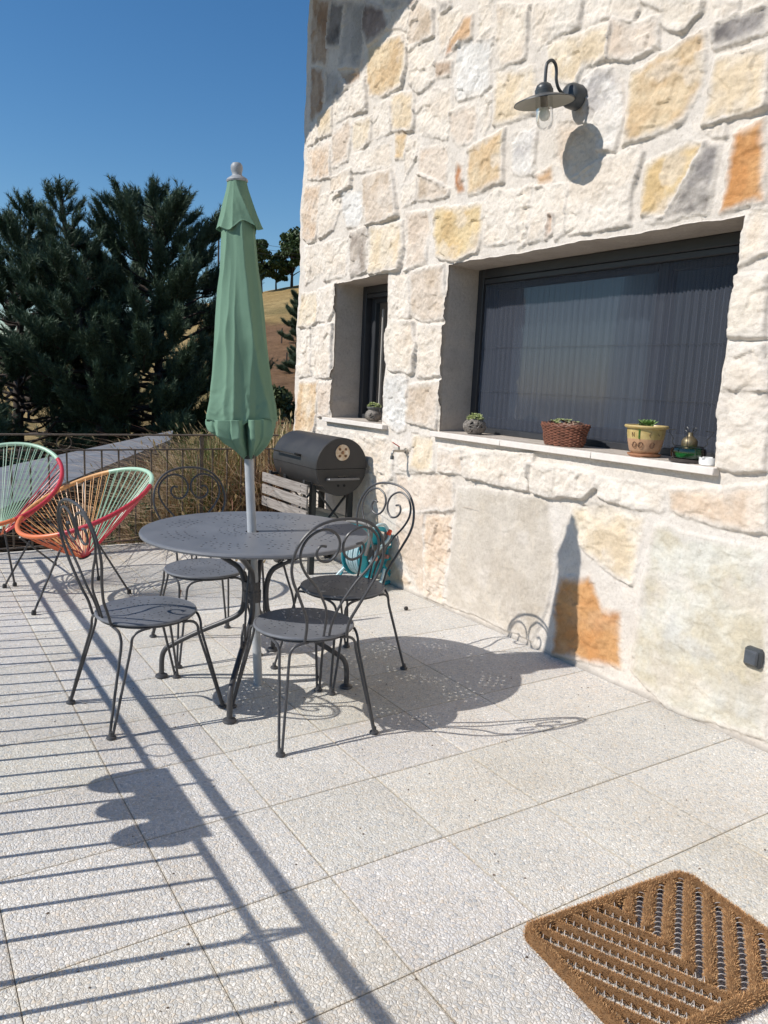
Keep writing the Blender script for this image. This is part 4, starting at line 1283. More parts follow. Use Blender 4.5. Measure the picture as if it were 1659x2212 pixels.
# ------------------------------------------------------------------ table
TX, TY, TZ = 1.322, 3.075, 0.700
tb = thing('garden_table', 'round dark grey perforated metal garden table with four curved legs', 'table', (TX, TY, 0))
hol = [(-0.029, -0.022, 0.030)]
for r_, n_ in ((0.095, 34), (0.125, 26), (0.158, 30)): hol += ringholes(r_, n_, 0.0056, r_ * 9, (4, 0.07))
for r_, n_ in ((0.305, 64), (0.340, 62), (0.375, 62), (0.405, 44)): hol += ringholes(r_, n_, 0.0060, r_ * 4, (8, 0.13 if r_ < 0.4 else 0.26))
for r_, n_ in ((0.225, 16), (0.255, 20)): hol += ringholes(r_, n_, 0.0058, r_ * 3, (4, 0.2))
hol = [h_ for h_ in hol if h_[2] > 0.01 or math.hypot(h_[0] + 0.029, h_[1] + 0.022) > 0.04]
perforated('tabletop', 0.482, hol, M_TABLE, tb, TZ)
a = np.linspace(0, 2 * PI, 129)[:-1]
MB().tube(np.stack([0.482 * np.cos(a), 0.482 * np.sin(a), 0 * a + TZ - 0.008], 1), 0.0095, 8, closed=True).build('tabletop_rim', M_TABLE, tb)
for k, ang in enumerate((146, 234, 325, 54)):
    d = np.array([math.cos(rad(ang)), math.sin(rad(ang))])
    def P(r, z, t_=0.0): return (d[0] * r - d[1] * t_, d[1] * r + d[0] * t_, z)
    R0 = 0.052
    MB().tube(cr([P(0.36, TZ - 0.012), P(0.30, TZ - 0.045), P(0.115, 0.555), P(0.070, 0.52), P(R0, 0.47), P(R0 - 0.004, 0.42), P(R0, 0.36), P(0.065, 0.325), P(0.11, 0.292), P(0.25, 0.225), P(0.375, 0.155), P(0.405, 0.13), P(0.418, 0.09), P(0.42, 0.01)], 6), 0.0118, 10).build('leg', M_IRON, tb)
    MB().lathe([(0, 0.001), (0.026, 0.001), (0.029, 0.006), (0.026, 0.013), (0.015, 0.018), (0.0, 0.02)], 16, (d[0] * 0.42, d[1] * 0.42, 0)).build('foot_pad', M_IRON, tb)
    if k in (1, 3) or True:
        sc = [P(0.215, 0.635), P(0.232, 0.600), P(0.222, 0.575), P(0.200, 0.585), P(0.192, 0.62), P(0.205, 0.655), P(0.230, 0.655), P(0.240, 0.62), P(0.222, 0.52), P(0.200, 0.40), P(0.185, 0.30), P(0.175, 0.20), P(0.205, 0.16), P(0.25, 0.175), P(0.28, 0.205), P(0.27, 0.27), P(0.245, 0.29), P(0.232, 0.265), P(0.235, 0.235)]
        if k in (1, 2, 3):
            q = [(sc_[0], sc_[1], sc_[2]) for sc_ in [P(r_, z_) for r_, z_ in ((0.150, 0.600), (0.166, 0.575), (0.160, 0.61), (0.140, 0.645), (0.118, 0.62), (0.122, 0.56), (0.145, 0.48), (0.165, 0.42), (0.180, 0.34), (0.190, 0.27), (0.215, 0.235), (0.240, 0.250), (0.232, 0.305), (0.205, 0.335), (0.188, 0.315), (0.192, 0.285))]]
            MB().tube(cr(q, 6), 0.0052, 8).build('scroll', M_IRON, tb)
MB().lathe([(0.036, 0.385), (0.040, 0.385), (0.040, 0.435), (0.036, 0.435)], 20, (-0.02, -0.01, 0), cap=False).lathe([(0.034, 0.436), (0.037, 0.436), (0.037, 0.475), (0.034, 0.475)], 20, (-0.02, -0.01, 0), cap=False).build('collar', M_IRON, tb)

# ------------------------------------------------------------------ closed parasol
base = Vector((1.331, 3.044, 0.0)); tip = Vector((1.208, 3.078, 2.20))
um = thing('parasol', 'closed sage green parasol leaning slightly, its pole through the table', 'parasol', base)
um.rotation_mode = 'QUATERNION'; um.rotation_quaternion = Vector((0, 0, 1)).rotation_difference((tip - base).normalized())
MB().tube([(0, 0, 0.0), (0, 0, 1.6)], 0.0195, 20).build('pole', M_ALU, um)
MB().lathe([(0.0215, 1.02), (0.026, 1.02), (0.026, 1.08), (0.0215, 1.08)], 16, cap=False).build('runner', simple('dark_plastic', (0.04, 0.05, 0.045), 0.5), um)
MB().tube([(0, 0, 1.6), (0, 0, 2.13)], 0.0150, 12).build('upper_pole', M_ALU, um)
MB().lathe([(0.0, 2.128), (0.041, 2.128), (0.043, 2.134), (0.040, 2.140), (0.026, 2.149), (0.021, 2.152), (0.019, 2.158), (0.021, 2.166), (0.024, 2.178), (0.023, 2.190), (0.017, 2.199), (0.0, 2.204)], 24).build('finial', simple('mid_grey_plastic', (0.30, 0.315, 0.335), 0.5, 0, 0.05, 20), um)
def fabric(name, zs, Rz, fold, nth=288, bottom=None, thick=0.0015):
    th = np.linspace(0, 2 * PI, nth + 1)[:-1]
    Tt, Zs = np.meshgrid(th, zs, indexing='ij')
    S = (zs[0] - Zs) / (zs[0] - zs[-1])
    Rr = np.interp(-Zs, -np.array([q[0] for q in Rz]), [q[1] for q in Rz])
    f = fold(Tt, S, Zs)
    r = Rr * f
    Zo = Zs.copy()
    if bottom is not None:
        b = bottom(Tt)
        Zo = zs[0] + (Zs - zs[0]) * (zs[0] - b) / (zs[0] - zs[-1])
    X = r * np.cos(Tt); Y = r * np.sin(Tt)
    V = np.stack([X, Y, Zo], -1).reshape(-1, 3); m = len(zs)
    i = np.arange(nth)[:, None] * m; j = np.arange(m - 1)[None]; i2 = ((np.arange(nth) + 1) % nth)[:, None] * m
    F = np.stack([i + j, i + j + 1, i2 + j + 1, i2 + j], -1).reshape(-1, 4)
    o = mkmesh(name, V, F, M_CANOPY, um, smooth=True, angle=180)
    md = o.modifiers.new('thickness', 'SOLIDIFY'); md.thickness = thick; md.offset = -1
    return o
def nz1(t, s, seed):  # periodic in the angle
    return fbm(np.cos(t) * 1.6 + 5, np.sin(t) * 1.6 + s, seed, 3) - 0.5
def tri(x, sharp=1.6):
    return np.abs(np.sin(x)) ** sharp
def fold_main(t, s, z):
    r = 0.78 + 0.10 * nz1(t, s * 2, 12) + 0.02 * np.sin(3 * t + 4 * s)
    for (a0, a1, am, w) in ((166, 150, 0.30, 17), (201, 176, 0.27, 13), (214, 203, 0.12, 8), (226, 228, 0.13, 7), (240, 284, 0.30, 15), (262, 262, 0.10, 9), (296, 326, 0.19, 20),
                            (345, 350, 0.22, 15), (20, 10, 0.25, 14), (60, 70, 0.25, 16), (95, 90, 0.2, 12), (125, 122, 0.28, 14)):
        c = np.radians(a0 + (a1 - a0) * s ** 0.8 + 5 * np.sin(s * 6 + a0)) + 0.35 * (fbm(s * 5 + a0, s * 0, 3, 2) - 0.5)
        d = np.abs((t - c + PI) % (2 * PI) - PI) / np.radians(w * (0.75 + 0.8 * s))
        r = r + am * (0.55 + 0.45 * s) * np.exp(-(np.sqrt(d * d + 0.02) * 1.25)) * (1 if am > 0.14 else sst(0.25, 0.6, s))
    r = r + 0.17 * s * np.cos(t - 2.58)
    # creases gathered above the hem
    wv = fbm(t * 2.2 + z * 7, z * 20 - t * 1.5, 15, 4)
    r = r + 0.032 * (np.abs(wv - 0.5) * -4 + 0.5) * sst(0.76, 0.95, s)
    return r
zs = np.linspace(2.12, 1.178, 150)
fabric('canopy', zs, [(2.12, 0.034), (2.05, 0.054), (1.95, 0.074), (1.784, 0.083), (1.612, 0.100), (1.378, 0.116), (1.25, 0.127), (1.20, 0.131), (1.178, 0.132)], fold_main,
       bottom=lambda t: 1.178 + 0.010 * np.sin(4 * t + 1) + 0.006 * np.sin(9 * t))
def fold_cap(t, s, z):
    r = 0.86 - 0.10 * s + 0.10 * nz1(t, s * 2, 31)
    for (a0, a1, am, w) in ((160, 150, 0.34, 16), (205, 188, 0.22, 14), (238, 292, 0.34, 15), (228, 226, 0.14, 12), (318, 333, 0.36, 16), (20, 20, 0.3, 16), (70, 75, 0.25, 18), (115, 110, 0.3, 16)):
        c = np.radians(a0 + (a1 - a0) * s)
        d = np.abs((t - c + PI) % (2 * PI) - PI) / np.radians(w)
        r = r + am * (0.25 + 0.75 * s) * np.exp(-(np.sqrt(d * d + 0.02) * 1.2))
    return r
fabric('vent_flap', np.linspace(2.132, 1.948, 60), [(2.132, 0.0415), (2.10, 0.047), (2.04, 0.063), (1.98, 0.077), (1.955, 0.084), (1.948, 0.088)], fold_cap,
       bottom=lambda t: 1.952 + 0.012 * np.cos(4 * t + 0.6) - 0.008 * np.cos(2 * t))
def fold_val(t, s, z):
    slit = np.exp(-(((t - 4.25 + PI) % (2 * PI) - PI) / 0.10) ** 2)
    tw = t + 0.5 + 0.2 * np.sin(2 * t)
    return (1.0 - 0.20 * (1 - tri(4 * tw + 0.9, 0.8)) * (0.4 + s) - 0.05 * tri(9 * t, 1) + 0.14 * nz1(t, s * 2, 41)) * (1 - 0.62 * slit) * (1 + 0.15 * np.cos(t - 2.58))
fabric('valance', np.linspace(1.190, 1.02, 50), [(1.190, 0.146), (1.15, 0.148), (1.11, 0.147), (1.07, 0.118), (1.035, 0.070), (1.02, 0.046)], fold_val,
       bottom=lambda t: 1.015 + 0.075 * sst(35, 95, np.abs((np.degrees(t) - 255 + 180) % 360 - 180)) + 0.022 * np.abs(np.sin(4 * t + 0.6)))
m = MB()
for k in range(8):
    a_ = k * PI / 4 + 0.2
    m.tube([(0.028 * math.cos(a_), 0.028 * math.sin(a_), 1.05), (0.036 * math.cos(a_), 0.036 * math.sin(a_), 1.5), (0.022 * math.cos(a_), 0.022 * math.sin(a_), 2.11)], 0.004, 5)
m.build('ribs', M_ALU, um)

# ------------------------------------------------------------------ string (acapulco style) chairs
CORDC = {'green': (0.42, 0.62, 0.46), 'red': (0.50, 0.035, 0.055), 'orange': (0.72, 0.19, 0.07), 'peach': (0.78, 0.42, 0.17)}
M_CORD = {k: simple('cord_' + k, v, 0.38, 0, 0.03, 12, 0, 0.5) for k, v in CORDC.items()}
def string_chair(cx, cy, cz, face, tilt, R, e, bounds, label, feet, rev=False):
    """face: azimuth of the low front; bounds: [(angle_start, colour)...] around the ring"""
    t = thing('string_chair', label, 'chair', (cx, cy, 0), group='round colourful string chairs')
    az = rad(face); ti = rad(tilt)
    n = np.array([math.cos(az) * math.sin(ti), math.sin(az) * math.sin(ti), math.cos(ti)])
    u = np.array([-math.sin(az), math.cos(az), 0]); v = np.cross(n, u)
    c = np.array([0, 0, cz])
    def ring(a, k=1.0): return c + R * k * (math.cos(a) * u + e * math.sin(a) * v)
    bot = np.array(string_chair.bot) if rev is False else np.array(rev)
    def colour(a):
        a = a % (2 * PI); cc = bounds[-1][1]
        for s_, nm in bounds:
            if a >= rad(s_): cc = nm
        return cc
    nb = 192
    bt = [rad(b_[0]) for b_ in bounds] + [rad(bounds[0][0]) + 2 * PI]
    for i in range(len(bounds)):
        aa = np.linspace(bt[i], bt[i + 1], 60)
        MB().tube([ring(a_) for a_ in aa], 0.0135, 10).build('rim', M_CORD[bounds[i][1]], t)
        m = MB()
        na = int((bt[i + 1] - bt[i]) / (2 * PI) * 92)
        for k in range(na):
            a_ = bt[i] + (k + 0.5) / na * (bt[i + 1] - bt[i])
            p0 = ring(a_, 1.0)
            pb = bot + 0.028 * (math.cos(a_) * u + math.sin(a_) * v)
            sgn = 0.010 if k % 2 else -0.010
            nn = np.linspace(0, 1, 5)[:, None]
            cv = p0 * (1 - nn) + pb * nn + n * (sgn * (1 - nn)) - np.array([0, 0, 0.012]) * 4 * nn * (1 - nn)
            m.tube(cv, 0.0024, 5, caps=False)
        m.build('cords', M_CORD[bounds[i][1]], t)
    # frame under the bowl: small ring at the bottom, struts and splayed legs
    a2 = np.linspace(0, 2 * PI, 25)[:-1]
    fm = MB(); fm.tube([bot + 0.035 * (math.cos(q) * u + math.sin(q) * v) - n * 0.004 for q in a2], 0.0055, 6, closed=True)
    for a_ in (0.15, 0.5, 0.85, 1.15, 1.5, 1.85):
        fm.tube(cr([ring(a_ * PI, 0.985) - n * 0.012, (ring(a_ * PI, 0.5) + bot) / 2 - n * 0.05 + (bot - c) * 0.12, bot - n * 0.01], 5), 0.0050, 6)
    fm.build('frame', M_IRON, t)
    for (fx, fy, jx, jy, jz) in feet:
        MB().tube([(jx - cx, jy - cy, jz), (fx - cx, fy - cy, 0.012)], 0.0065, 8).build('leg', M_IRON, t)
        MB().lathe([(0, 0), (0.013, 0), (0.0135, 0.016), (0.010, 0.026), (0, 0.027)], 12, (fx - cx, fy - cy, 0)).build('foot_cap', M_BLACK, t)
    return t
QC = [(41, 'green'), (128, 'peach'), (224, 'orange'), (308, 'red')]
string_chair(0.95, 4.75, 0.59, 197, 24, 0.39, 1.04, QC, 'round string chair nearer the table, with green, peach, orange and red cords',
             [(0.612, 4.498, 0.79, 4.62, 0.36), (0.538, 5.138, 0.67, 5.0, 0.315), (1.093, 5.117, 1.045, 4.98, 0.25), (1.189, 4.719, 0.975, 4.62, 0.375)], np.array([0.925 - 0.95, 4.70 - 4.75, 0.272]))
string_chair(0.53, 5.30, 0.635, -122, 32, 0.385, 1.06, QC, 'round string chair at the left edge of the picture, with green and red cords',
             [(0.597, 5.154, 0.538, 5.08, 0.40), (0.91, 5.63, 0.66, 5.36, 0.27), (0.12, 5.05, 0.36, 5.15, 0.42), (0.22, 5.72, 0.42, 5.5, 0.33)], np.array([0.0, -0.11, 0.345]))

# ------------------------------------------------------------------ barrel barbecue
bq = thing('barrel_barbecue', 'black barrel barbecue with weathered wooden slatted shelf, against the stone wall', 'barbecue', (2.60, 4.95, 0))
RBQ, BX, BZ = 0.200, 2.600, 0.775
Y0, Y1 = 4.60, 5.30
def barrel(a0, a1, name, mat, r=RBQ, y0=Y0, y1=Y1):
    n = 30; V = []; F = []
    aa = np.linspace(a0, a1, n)
    for y in (y0, y0 + 0.006, y1 - 0.006, y1):
        rr = r if y0 < y < y1 else r - 0.005
        for a_ in aa: V.append((BX + rr * math.cos(a_), y, BZ + rr * math.sin(a_)))
    for k in range(3):
        for i in range(n - 1): F.append((k * n + i, k * n + i + 1, (k + 1) * n + i + 1, (k + 1) * n + i))
    F.append(tuple(range(n))[::-1]); F.append(tuple(3 * n + i for i in range(n)))
    F.append((0, n, 2 * n, 3 * n)[::-1]); F.append((n - 1, 2 * n - 1, 3 * n - 1, 4 * n - 1))
    return MB().add(V, F).build(name, mat, bq, world_co=True, angle=30)
SP = rad(183)
M_BLACK2 = simple('matt_black_paint', (0.030, 0.029, 0.029), 0.55, 0.0, 0.14, 8, 0.05)
barrel(SP + 0.006, SP - PI + rad(-6) + 2 * PI - 2 * PI, 'lid', M_BLACK2) if False else None
lid = barrel(rad(-2.5), rad(182.5), 'lid', M_BLACK2, RBQ + 0.003, Y0 - 0.002, Y1 + 0.002)
barrel(rad(183.5), rad(356.5), 'bowl', M_BLACK2)
def subpart(mbx, name, mat, par, **k):
    o = mbx.build(name, mat, bq, world_co=True, **k); o.parent = par; return o
# lid handle on the side and front handle on the end
hy0, hy1 = 4.83, 5.22
hx, hz = BX + RBQ * math.cos(rad(160)), BZ + RBQ * math.sin(rad(160))
subpart(MB().tube(cr([(hx, hy0 + .02, hz - 0.01), (hx - 0.045, hy0 + 0.02, hz + 0.0), (hx - 0.05, hy0 + 0.05, hz + 0.004), (hx - 0.05, hy1 - 0.05, hz + 0.004), (hx - 0.045, hy1 - .02, hz), (hx, hy1 - .02, hz - 0.01)], 5), 0.009, 8), 'handle', M_BLACK, lid)
MB().tube(cr([(2.485, Y0, 0.693), (2.485, Y0 - 0.035, 0.697), (2.50, Y0 - 0.045, 0.698), (2.60, Y0 - 0.048, 0.698), (2.70, Y0 - 0.045, 0.698), (2.715, Y0 - 0.035, 0.697), (2.715, Y0, 0.693)], 5), 0.009, 8).build('handle', simple('worn_steel', (0.16, 0.16, 0.165), 0.4, 0.5, 0.1), bq, world_co=True)
# round vent plate on the end
vp = MB().lathe([(0, 0), (0.054, 0), (0.056, 0.002), (0.054, 0.004), (0, 0.004)], 32, (2.600, Y0 - 0.003, 0.877), rotm('X', rad(90)))
vent = subpart(vp, 'vent_plate', simple('cream_burnt_metal', (0.66, 0.60, 0.50), 0.5, 0.2, 0.15, 30, dark=(0.42, 0.26, 0.12)), lid)
m = MB()
for k in range(4):
    a_ = PI / 4 + k * PI / 2
    m.lathe([(0, 0), (0.0095, 0), (0.0095, 0.0015), (0, 0.0015)], 14, (2.600 + 0.033 * math.cos(a_), Y0 - 0.0075, 0.877 + 0.033 * math.sin(a_)), rotm('X', rad(90)))
subpart(m, 'vent_holes', simple('rust_brown', (0.20, 0.10, 0.05), 0.9), lid)
subpart(MB().lathe([(0, 0), (0.012, 0), (0.010, 0.005), (0.004, 0.006), (0, 0.008)], 14, (2.600, Y0 - 0.0075, 0.877), rotm('X', rad(90))), 'vent_knob', simple('rust_orange', (0.33, 0.17, 0.08), 0.7), lid)
m = MB()
for dx in (-0.024, 0.024):
    for z_ in (0.700, 0.648):
        m.lathe([(0, 0), (0.009, 0), (0.009, 0.002), (0, 0.002)], 14, (2.600 + dx, Y0 - 0.001, z_), rotm('X', rad(90)))
m.build('air_holes', simple('hole_black', (0.008, 0.008, 0.008), 0.9, 0, 0), bq, world_co=True)  # flat black discs, the dark inside the holes is painted on
# stand
for (lx, ly) in ((2.452, 4.735), (2.748, 4.735), (2.452, 5.16), (2.748, 5.16)):
    h = 0.70 if lx < 2.5 else 0.66
    MB().box((lx, ly, h / 2 + (0.0 if ly < 5 else 0.03)), (0.040, 0.040, h), bev=0.003).build('leg', M_BLACK, bq, world_co=True)
def bar(m, p, q, w=0.022, th=0.008):
    p = np.array(p); q = np.array(q); d = q - p; L = np.linalg.norm(d); return m.box((p + q) / 2, (th, w, L), rot=align(d))
for yq in (4.712, 5.182):
    m = MB(); bar(m, (2.47, yq, 0.60), (2.74, yq, 0.29), 0.008, 0.022); m.build('brace', M_BLACK, bq, world_co=True)
    m = MB(); bar(m, (2.73, yq - 0.010, 0.60), (2.47, yq - 0.010, 0.29), 0.008, 0.022); m.build('brace', M_BLACK, bq, world_co=True)
m = MB()
for yq in np.linspace(4.76, 5.14, 16): m.tube([(2.46, yq, 0.40), (2.74, yq, 0.40)], 0.003, 5)
for xq in (2.46, 2.55, 2.65, 2.74): m.tube([(xq, 4.74, 0.396), (xq, 5.16, 0.396)], 0.004, 5)
m.build('charcoal_rack', M_WIRE, bq, world_co=True)
ax = MB().tube([(2.38, 5.16, 0.075), (2.82, 5.16, 0.075)], 0.008, 8).build('axle', M_BLACK, bq, world_co=True)
for xq in (2.385, 2.805):
    w_ = MB().lathe([(0.018, -0.018), (0.060, -0.016), (0.075, -0.014), (0.078, 0), (0.075, 0.014), (0.060, 0.016), (0.018, 0.018)], 28, (xq, 5.16, 0.078), rotm('Y', rad(90))).build('wheel', M_BLACK, bq, world_co=True)
# folded wooden shelf
sh = MB()
for yq in (4.735, 5.30):
    sh.box((2.385, yq, 0.54), (0.016, 0.028, 0.27), bev=0.002)
    sh.box((2.42, yq - 0.0, 0.655), (0.075, 0.022, 0.02), bev=0.002)
sh = sh.build('shelf_bracket', M_BLACK, bq, world_co=True)
for z_, tl in ((0.618, 0.0), (0.527, 0.004), (0.437, -0.002)):
    MB().box((2.364, 5.018, z_), (0.016, 0.752, 0.070), rot=rotm('X', tl), bev=0.003).build('slat', M_GREYWOOD, bq, world_co=True)
m = MB()
for z_ in (0.618, 0.527, 0.437):
    for yq in (4.735, 5.30):
        for dz in (-0.018, 0.018): m.lathe([(0, 0), (0.005, 0), (0.004, 0.003), (0, 0.0035)], 8, (2.3565, yq, z_ + dz), rotm('Y', rad(-90)))
m.build('bolts', M_BLACK, bq, world_co=True)

# ------------------------------------------------------------------ hose reel
TQ = simple('turquoise_plastic', (0.025, 0.36, 0.44), 0.4, 0, 0.06, 10)
GP = simple('grey_plastic', (0.13, 0.125, 0.12), 0.55, 0, 0.06, 10)
HOSE = simple('pale_blue_hose', (0.44, 0.58, 0.61), 0.45, 0, 0.08, 40)
RED = simple('orange_red_plastic', (0.65, 0.08, 0.03), 0.4)
hr = thing('hose_reel', 'turquoise garden hose reel with pale hose, at the foot of the wall', 'hose reel', (2.655, 4.33, 0), rad(20))
hr.scale = (1.22, 1.15, 1.2)
# local frame: the drum axis is local y; the near side is -y
HZ = 0.185
m = MB()
def disc(m, y, r, ri, th=0.008):
    return m.lathe([(ri, 0), (r - 0.006, 0), (r, 0.004), (r + 0.004, th / 2 + 0.006), (r - 0.002, th + 0.006), (r - 0.008, th), (ri, th)], 48, (0, y, HZ), rotm('X', rad(90)), cap=False)
for y, nm in ((-0.055, 'near'), (0.075, 'far')):
    d_ = MB(); disc(d_, y, 0.128, 0.062)
    for k in range(8):
        a_ = k * PI / 4
        d_.box((0.05 * math.cos(a_), y - 0.004, HZ + 0.05 * math.sin(a_)), (0.036, 0.008, 0.022), rot=rotm('Y', -a_))
    d_.build('flange', TQ, hr)
MB().lathe([(0.052, -0.09), (0.052, 0.09)], 32, (0, 0.01, HZ), rotm('X', rad(90)), cap=False).build('drum', TQ, hr)
m = MB(); rg = random.Random(5)
a_ = np.linspace(0, 2 * PI, 41)[:-1]
for lay, (rr, ys) in enumerate(((0.072, np.arange(-0.040, 0.062, 0.015)), (0.086, np.arange(-0.034, 0.058, 0.0155)), (0.100, np.arange(-0.04, 0.06, 0.0165)), (0.113, np.arange(-0.032, 0.05, 0.018)))):
    for yq in ys:
        ph = rg.uniform(0, 6)
        m.tube(np.stack([(rr + 0.002 * np.sin(a_ * 2 + ph)) * np.cos(a_), yq + 0.004 * np.sin(a_ + ph), HZ + (rr + 0.002 * np.sin(a_ * 2 + ph)) * np.sin(a_)], 1), 0.0072, 7, closed=True)
m.build('wound_hose', HOSE, hr)
m = MB()
m.lathe([(0, 0.02), (0.05, 0.018), (0.058, 0.008), (0.060, 0)], 32, (0, -0.066, HZ), rotm('X', rad(90)))
m.box((0.060, -0.088, HZ + 0.060), (0.075, 0.018, 0.13), rot=rotm('Y', rad(32)), bev=0.01)
m.build('crank_plate', GP, hr)
MB().lathe([(0, 0), (0.011, 0), (0.013, 0.02), (0.013, 0.035), (0.0, 0.036)], 16, (-0.045, -0.085, HZ - 0.005), rotm('X', rad(90))).lathe([(0, 0), (0.012, 0), (0.012, 0.022), (0, 0.023)], 16, (0.075, -0.085, HZ - 0.015), rotm('X', rad(90))).build('hose_connector', simple('faded_red_plastic', (0.50, 0.24, 0.20), 0.5), hr)
for y in (-0.085, 0.105):
    fr = MB()
    pts = cr([(-0.145, y, 0.012), (-0.125, y, 0.10), (-0.10, y, 0.22), (-0.05, y, 0.31), (0.02, y, 0.335), (0.10, y, 0.30), (0.148, y, 0.21), (0.158, y, 0.12), (0.150, y, 0.012)], 6)
    fr.tube(pts[len(pts) // 2 - 3:], 0.014, 8, flat=0.55)
    fr.tube([(-0.155, y, 0.012), (0.165, y, 0.012)], 0.012, 8)
    for q in (0.08, 0.15, 0.22): fr.box((0.105, y, q), (0.095, 0.012, 0.012))
    fr.tube([(0, y, HZ), (0.15, y, 0.03)], 0.009, 6); fr.tube([(0.0, y, HZ), (-0.12, y, 0.02)], 0.009, 6)
    fr.build('side_frame', TQ, hr)
MB().tube(cr([(-0.06, -0.085, 0.30), (-0.065, -0.085, 0.345), (-0.06, -0.05, 0.365), (-0.06, 0.07, 0.365), (-0.065, 0.105, 0.345), (-0.06, 0.105, 0.30)], 5), 0.011, 8).tube([(-0.06, -0.085, 0.30), (-0.10, -0.085, 0.2)], 0.010, 6).tube([(-0.06, 0.105, 0.30), (-0.10, 0.105, 0.2)], 0.010, 6).build('handle', GP, hr)
MB().tube(cr([(-0.08, -0.10, HZ - 0.02), (-0.02, -0.11, HZ + 0.04), (0.06, -0.12, HZ + 0.10), (0.05, -0.10, HZ + 0.165), (0.00, -0.09, HZ + 0.175), (-0.03, -0.06, HZ + 0.14)], 6), 0.0085, 8).build('free_hose', HOSE, hr)
MB().tube(cr([(0.03, -0.12, 0.11), (-0.02, -0.14, 0.05), (-0.10, -0.17, 0.012), (-0.17, -0.10, 0.010), (-0.19, 0.0, 0.010), (-0.16, 0.08, 0.05), (-0.11, 0.06, 0.11)], 6), 0.0085, 8).build('loose_hose', HOSE, hr)
MB().lathe([(0.010, 0), (0.013, 0.004), (0.013, 0.028), (0.010, 0.032)], 14, (0.055, -0.118, HZ + 0.115), rotm('Y', rad(30))).build('red_coupling', RED, hr)

# ------------------------------------------------------------------ water tap on the wall
tp = thing('water_tap', 'small steel garden tap with a red lever on the stone wall, right of the barbecue', 'tap', (WX - 0.02, 4.165, 0.93))
ST = simple('worn_chrome', (0.42, 0.40, 0.37), 0.35, 0.9, 0.1)
MB().tube([(0.04, 0, 0), (-0.02, 0, 0), (-0.06, 0, 0.0)], 0.009, 10).tube(cr([(-0.05, 0, 0.0), (-0.085, 0, 0.0), (-0.098, 0, -0.012), (-0.100, 0, -0.03)], 5), 0.0085, 10).lathe([(0, 0), (0.018, 0), (0.018, 0.006), (0, 0.006)], 16, (0.0, 0, 0), rotm('Y', rad(90))).build('body', ST, tp)
MB().lathe([(0.008, -0.022), (0.0125, -0.022), (0.0125, -0.004), (0.010, 0.002), (0.0085, 0.002)], 14, (-0.100, 0, -0.032)).build('hose_nozzle', simple('dark_grey_plastic', (0.08, 0.085, 0.09), 0.5), tp)
MB().tube([(-0.05, 0, 0.0), (-0.05, 0, 0.026)], 0.007, 8).build('stem', ST, tp)
MB().box((-0.066, 0.012, 0.040), (0.062, 0.014, 0.005), rot=rotm('Y', rad(28)), bev=0.002).build('lever', RED, tp)

# ------------------------------------------------------------------ wall lamp
M_LAMP = simple('dark_slate_lamp_paint', (0.055, 0.062, 0.068), 0.4, 0, 0.1, 30)
M_LAMPIN = simple('olive_grey_lamp_inside', (0.26, 0.25, 0.21), 0.5, 0, 0.05, 30)
LP = thing('wall_lamp', 'swan-neck outdoor lamp with a flat round shade on the stone wall above the big window', 'lamp', (WX - 0.045, 2.856, 2.736))
MB().lathe([(0, 0.052), (0.034, 0.050), (0.050, 0.040), (0.056, 0.024), (0.057, -0.02), (0.0, -0.02)], 36, (0, 0, 0), rotm('Y', rad(-90))).build('wall_mount', M_LAMP, LP)
SX = -0.190
HD = -0.050
HR = rotm('Y', rad(-9))
MB().tube(cr([(-0.035, 0, -0.010), (-0.075, 0.0, -0.004), (-0.105, 0, 0.014), (-0.122, 0, 0.045), (-0.126, 0, 0.085), (-0.136, 0, 0.110), (-0.157, 0, 0.121), (-0.178, 0, 0.110), (SX, 0, 0.085), (SX, 0, 0.0)], 6), 0.0075, 12).build('swan_neck', M_LAMP, LP)
MB().lathe([(0.0, 0.056), (0.018, 0.054), (0.032, 0.045), (0.038, 0.032), (0.038, 0.027), (0.042, 0.025), (0.042, 0.002), (0.036, 0.0)], 32, (SX, 0, 0.012 + HD), HR, cap=False).build('cap', M_LAMP, LP)
shd = MB().lathe([(0.036, 0.016), (0.050, 0.010), (0.090, -0.001), (0.137, -0.019), (0.139, -0.023)], 48, (SX, 0, 0.004 + HD), HR, cap=False).build('shade', M_LAMP, LP)
o = MB().lathe([(0.136, -0.0228), (0.090, -0.0045), (0.050, 0.0055), (0.020, 0.009)], 48, (SX, 0, 0.0035 + HD), HR, cap=False).build('shade_lining', M_LAMPIN, LP); o.parent = shd
MB().lathe([(0.0, 0.006), (0.017, 0.006), (0.017, -0.035), (0.0, -0.036)], 18, (SX, 0, HD), HR).build('socket', simple('grey_lamp_socket', (0.30, 0.28, 0.25), 0.6), LP)
MB().lathe([(0.0, -0.036), (0.013, -0.038), (0.019, -0.048), (0.0255, -0.062), (0.025, -0.078), (0.016, -0.092), (0.0, -0.097)], 24, (SX, 0, HD), HR).build('bulb', simple('opal_bulb', (0.72, 0.72, 0.68), 0.3, 0, 0.0), LP)
MB().lathe([(0.0385, 0.004), (0.0395, -0.06), (0.039, -0.095), (0.034, -0.118), (0.022, -0.131), (0.0, -0.136)], 32, (SX, 0, HD), HR, cap=False).build('glass_dome', M_BULBGLASS, LP, fix=False)

# ------------------------------------------------------------------ outdoor switch
sw = thing('outdoor_socket', 'small dark grey square outdoor electrical socket low on the wall at the right edge', 'electrical socket', (WX - 0.022, 1.640, 0.362))
MB().box((0, 0, 0), (0.040, 0.075, 0.080), bev=0.010).build('housing', M_LAMP, sw)
MB().box((-0.024, 0, 0.002), (0.014, 0.056, 0.058), bev=0.006).build('lid', simple('slate_plastic', (0.075, 0.085, 0.10), 0.4), sw)

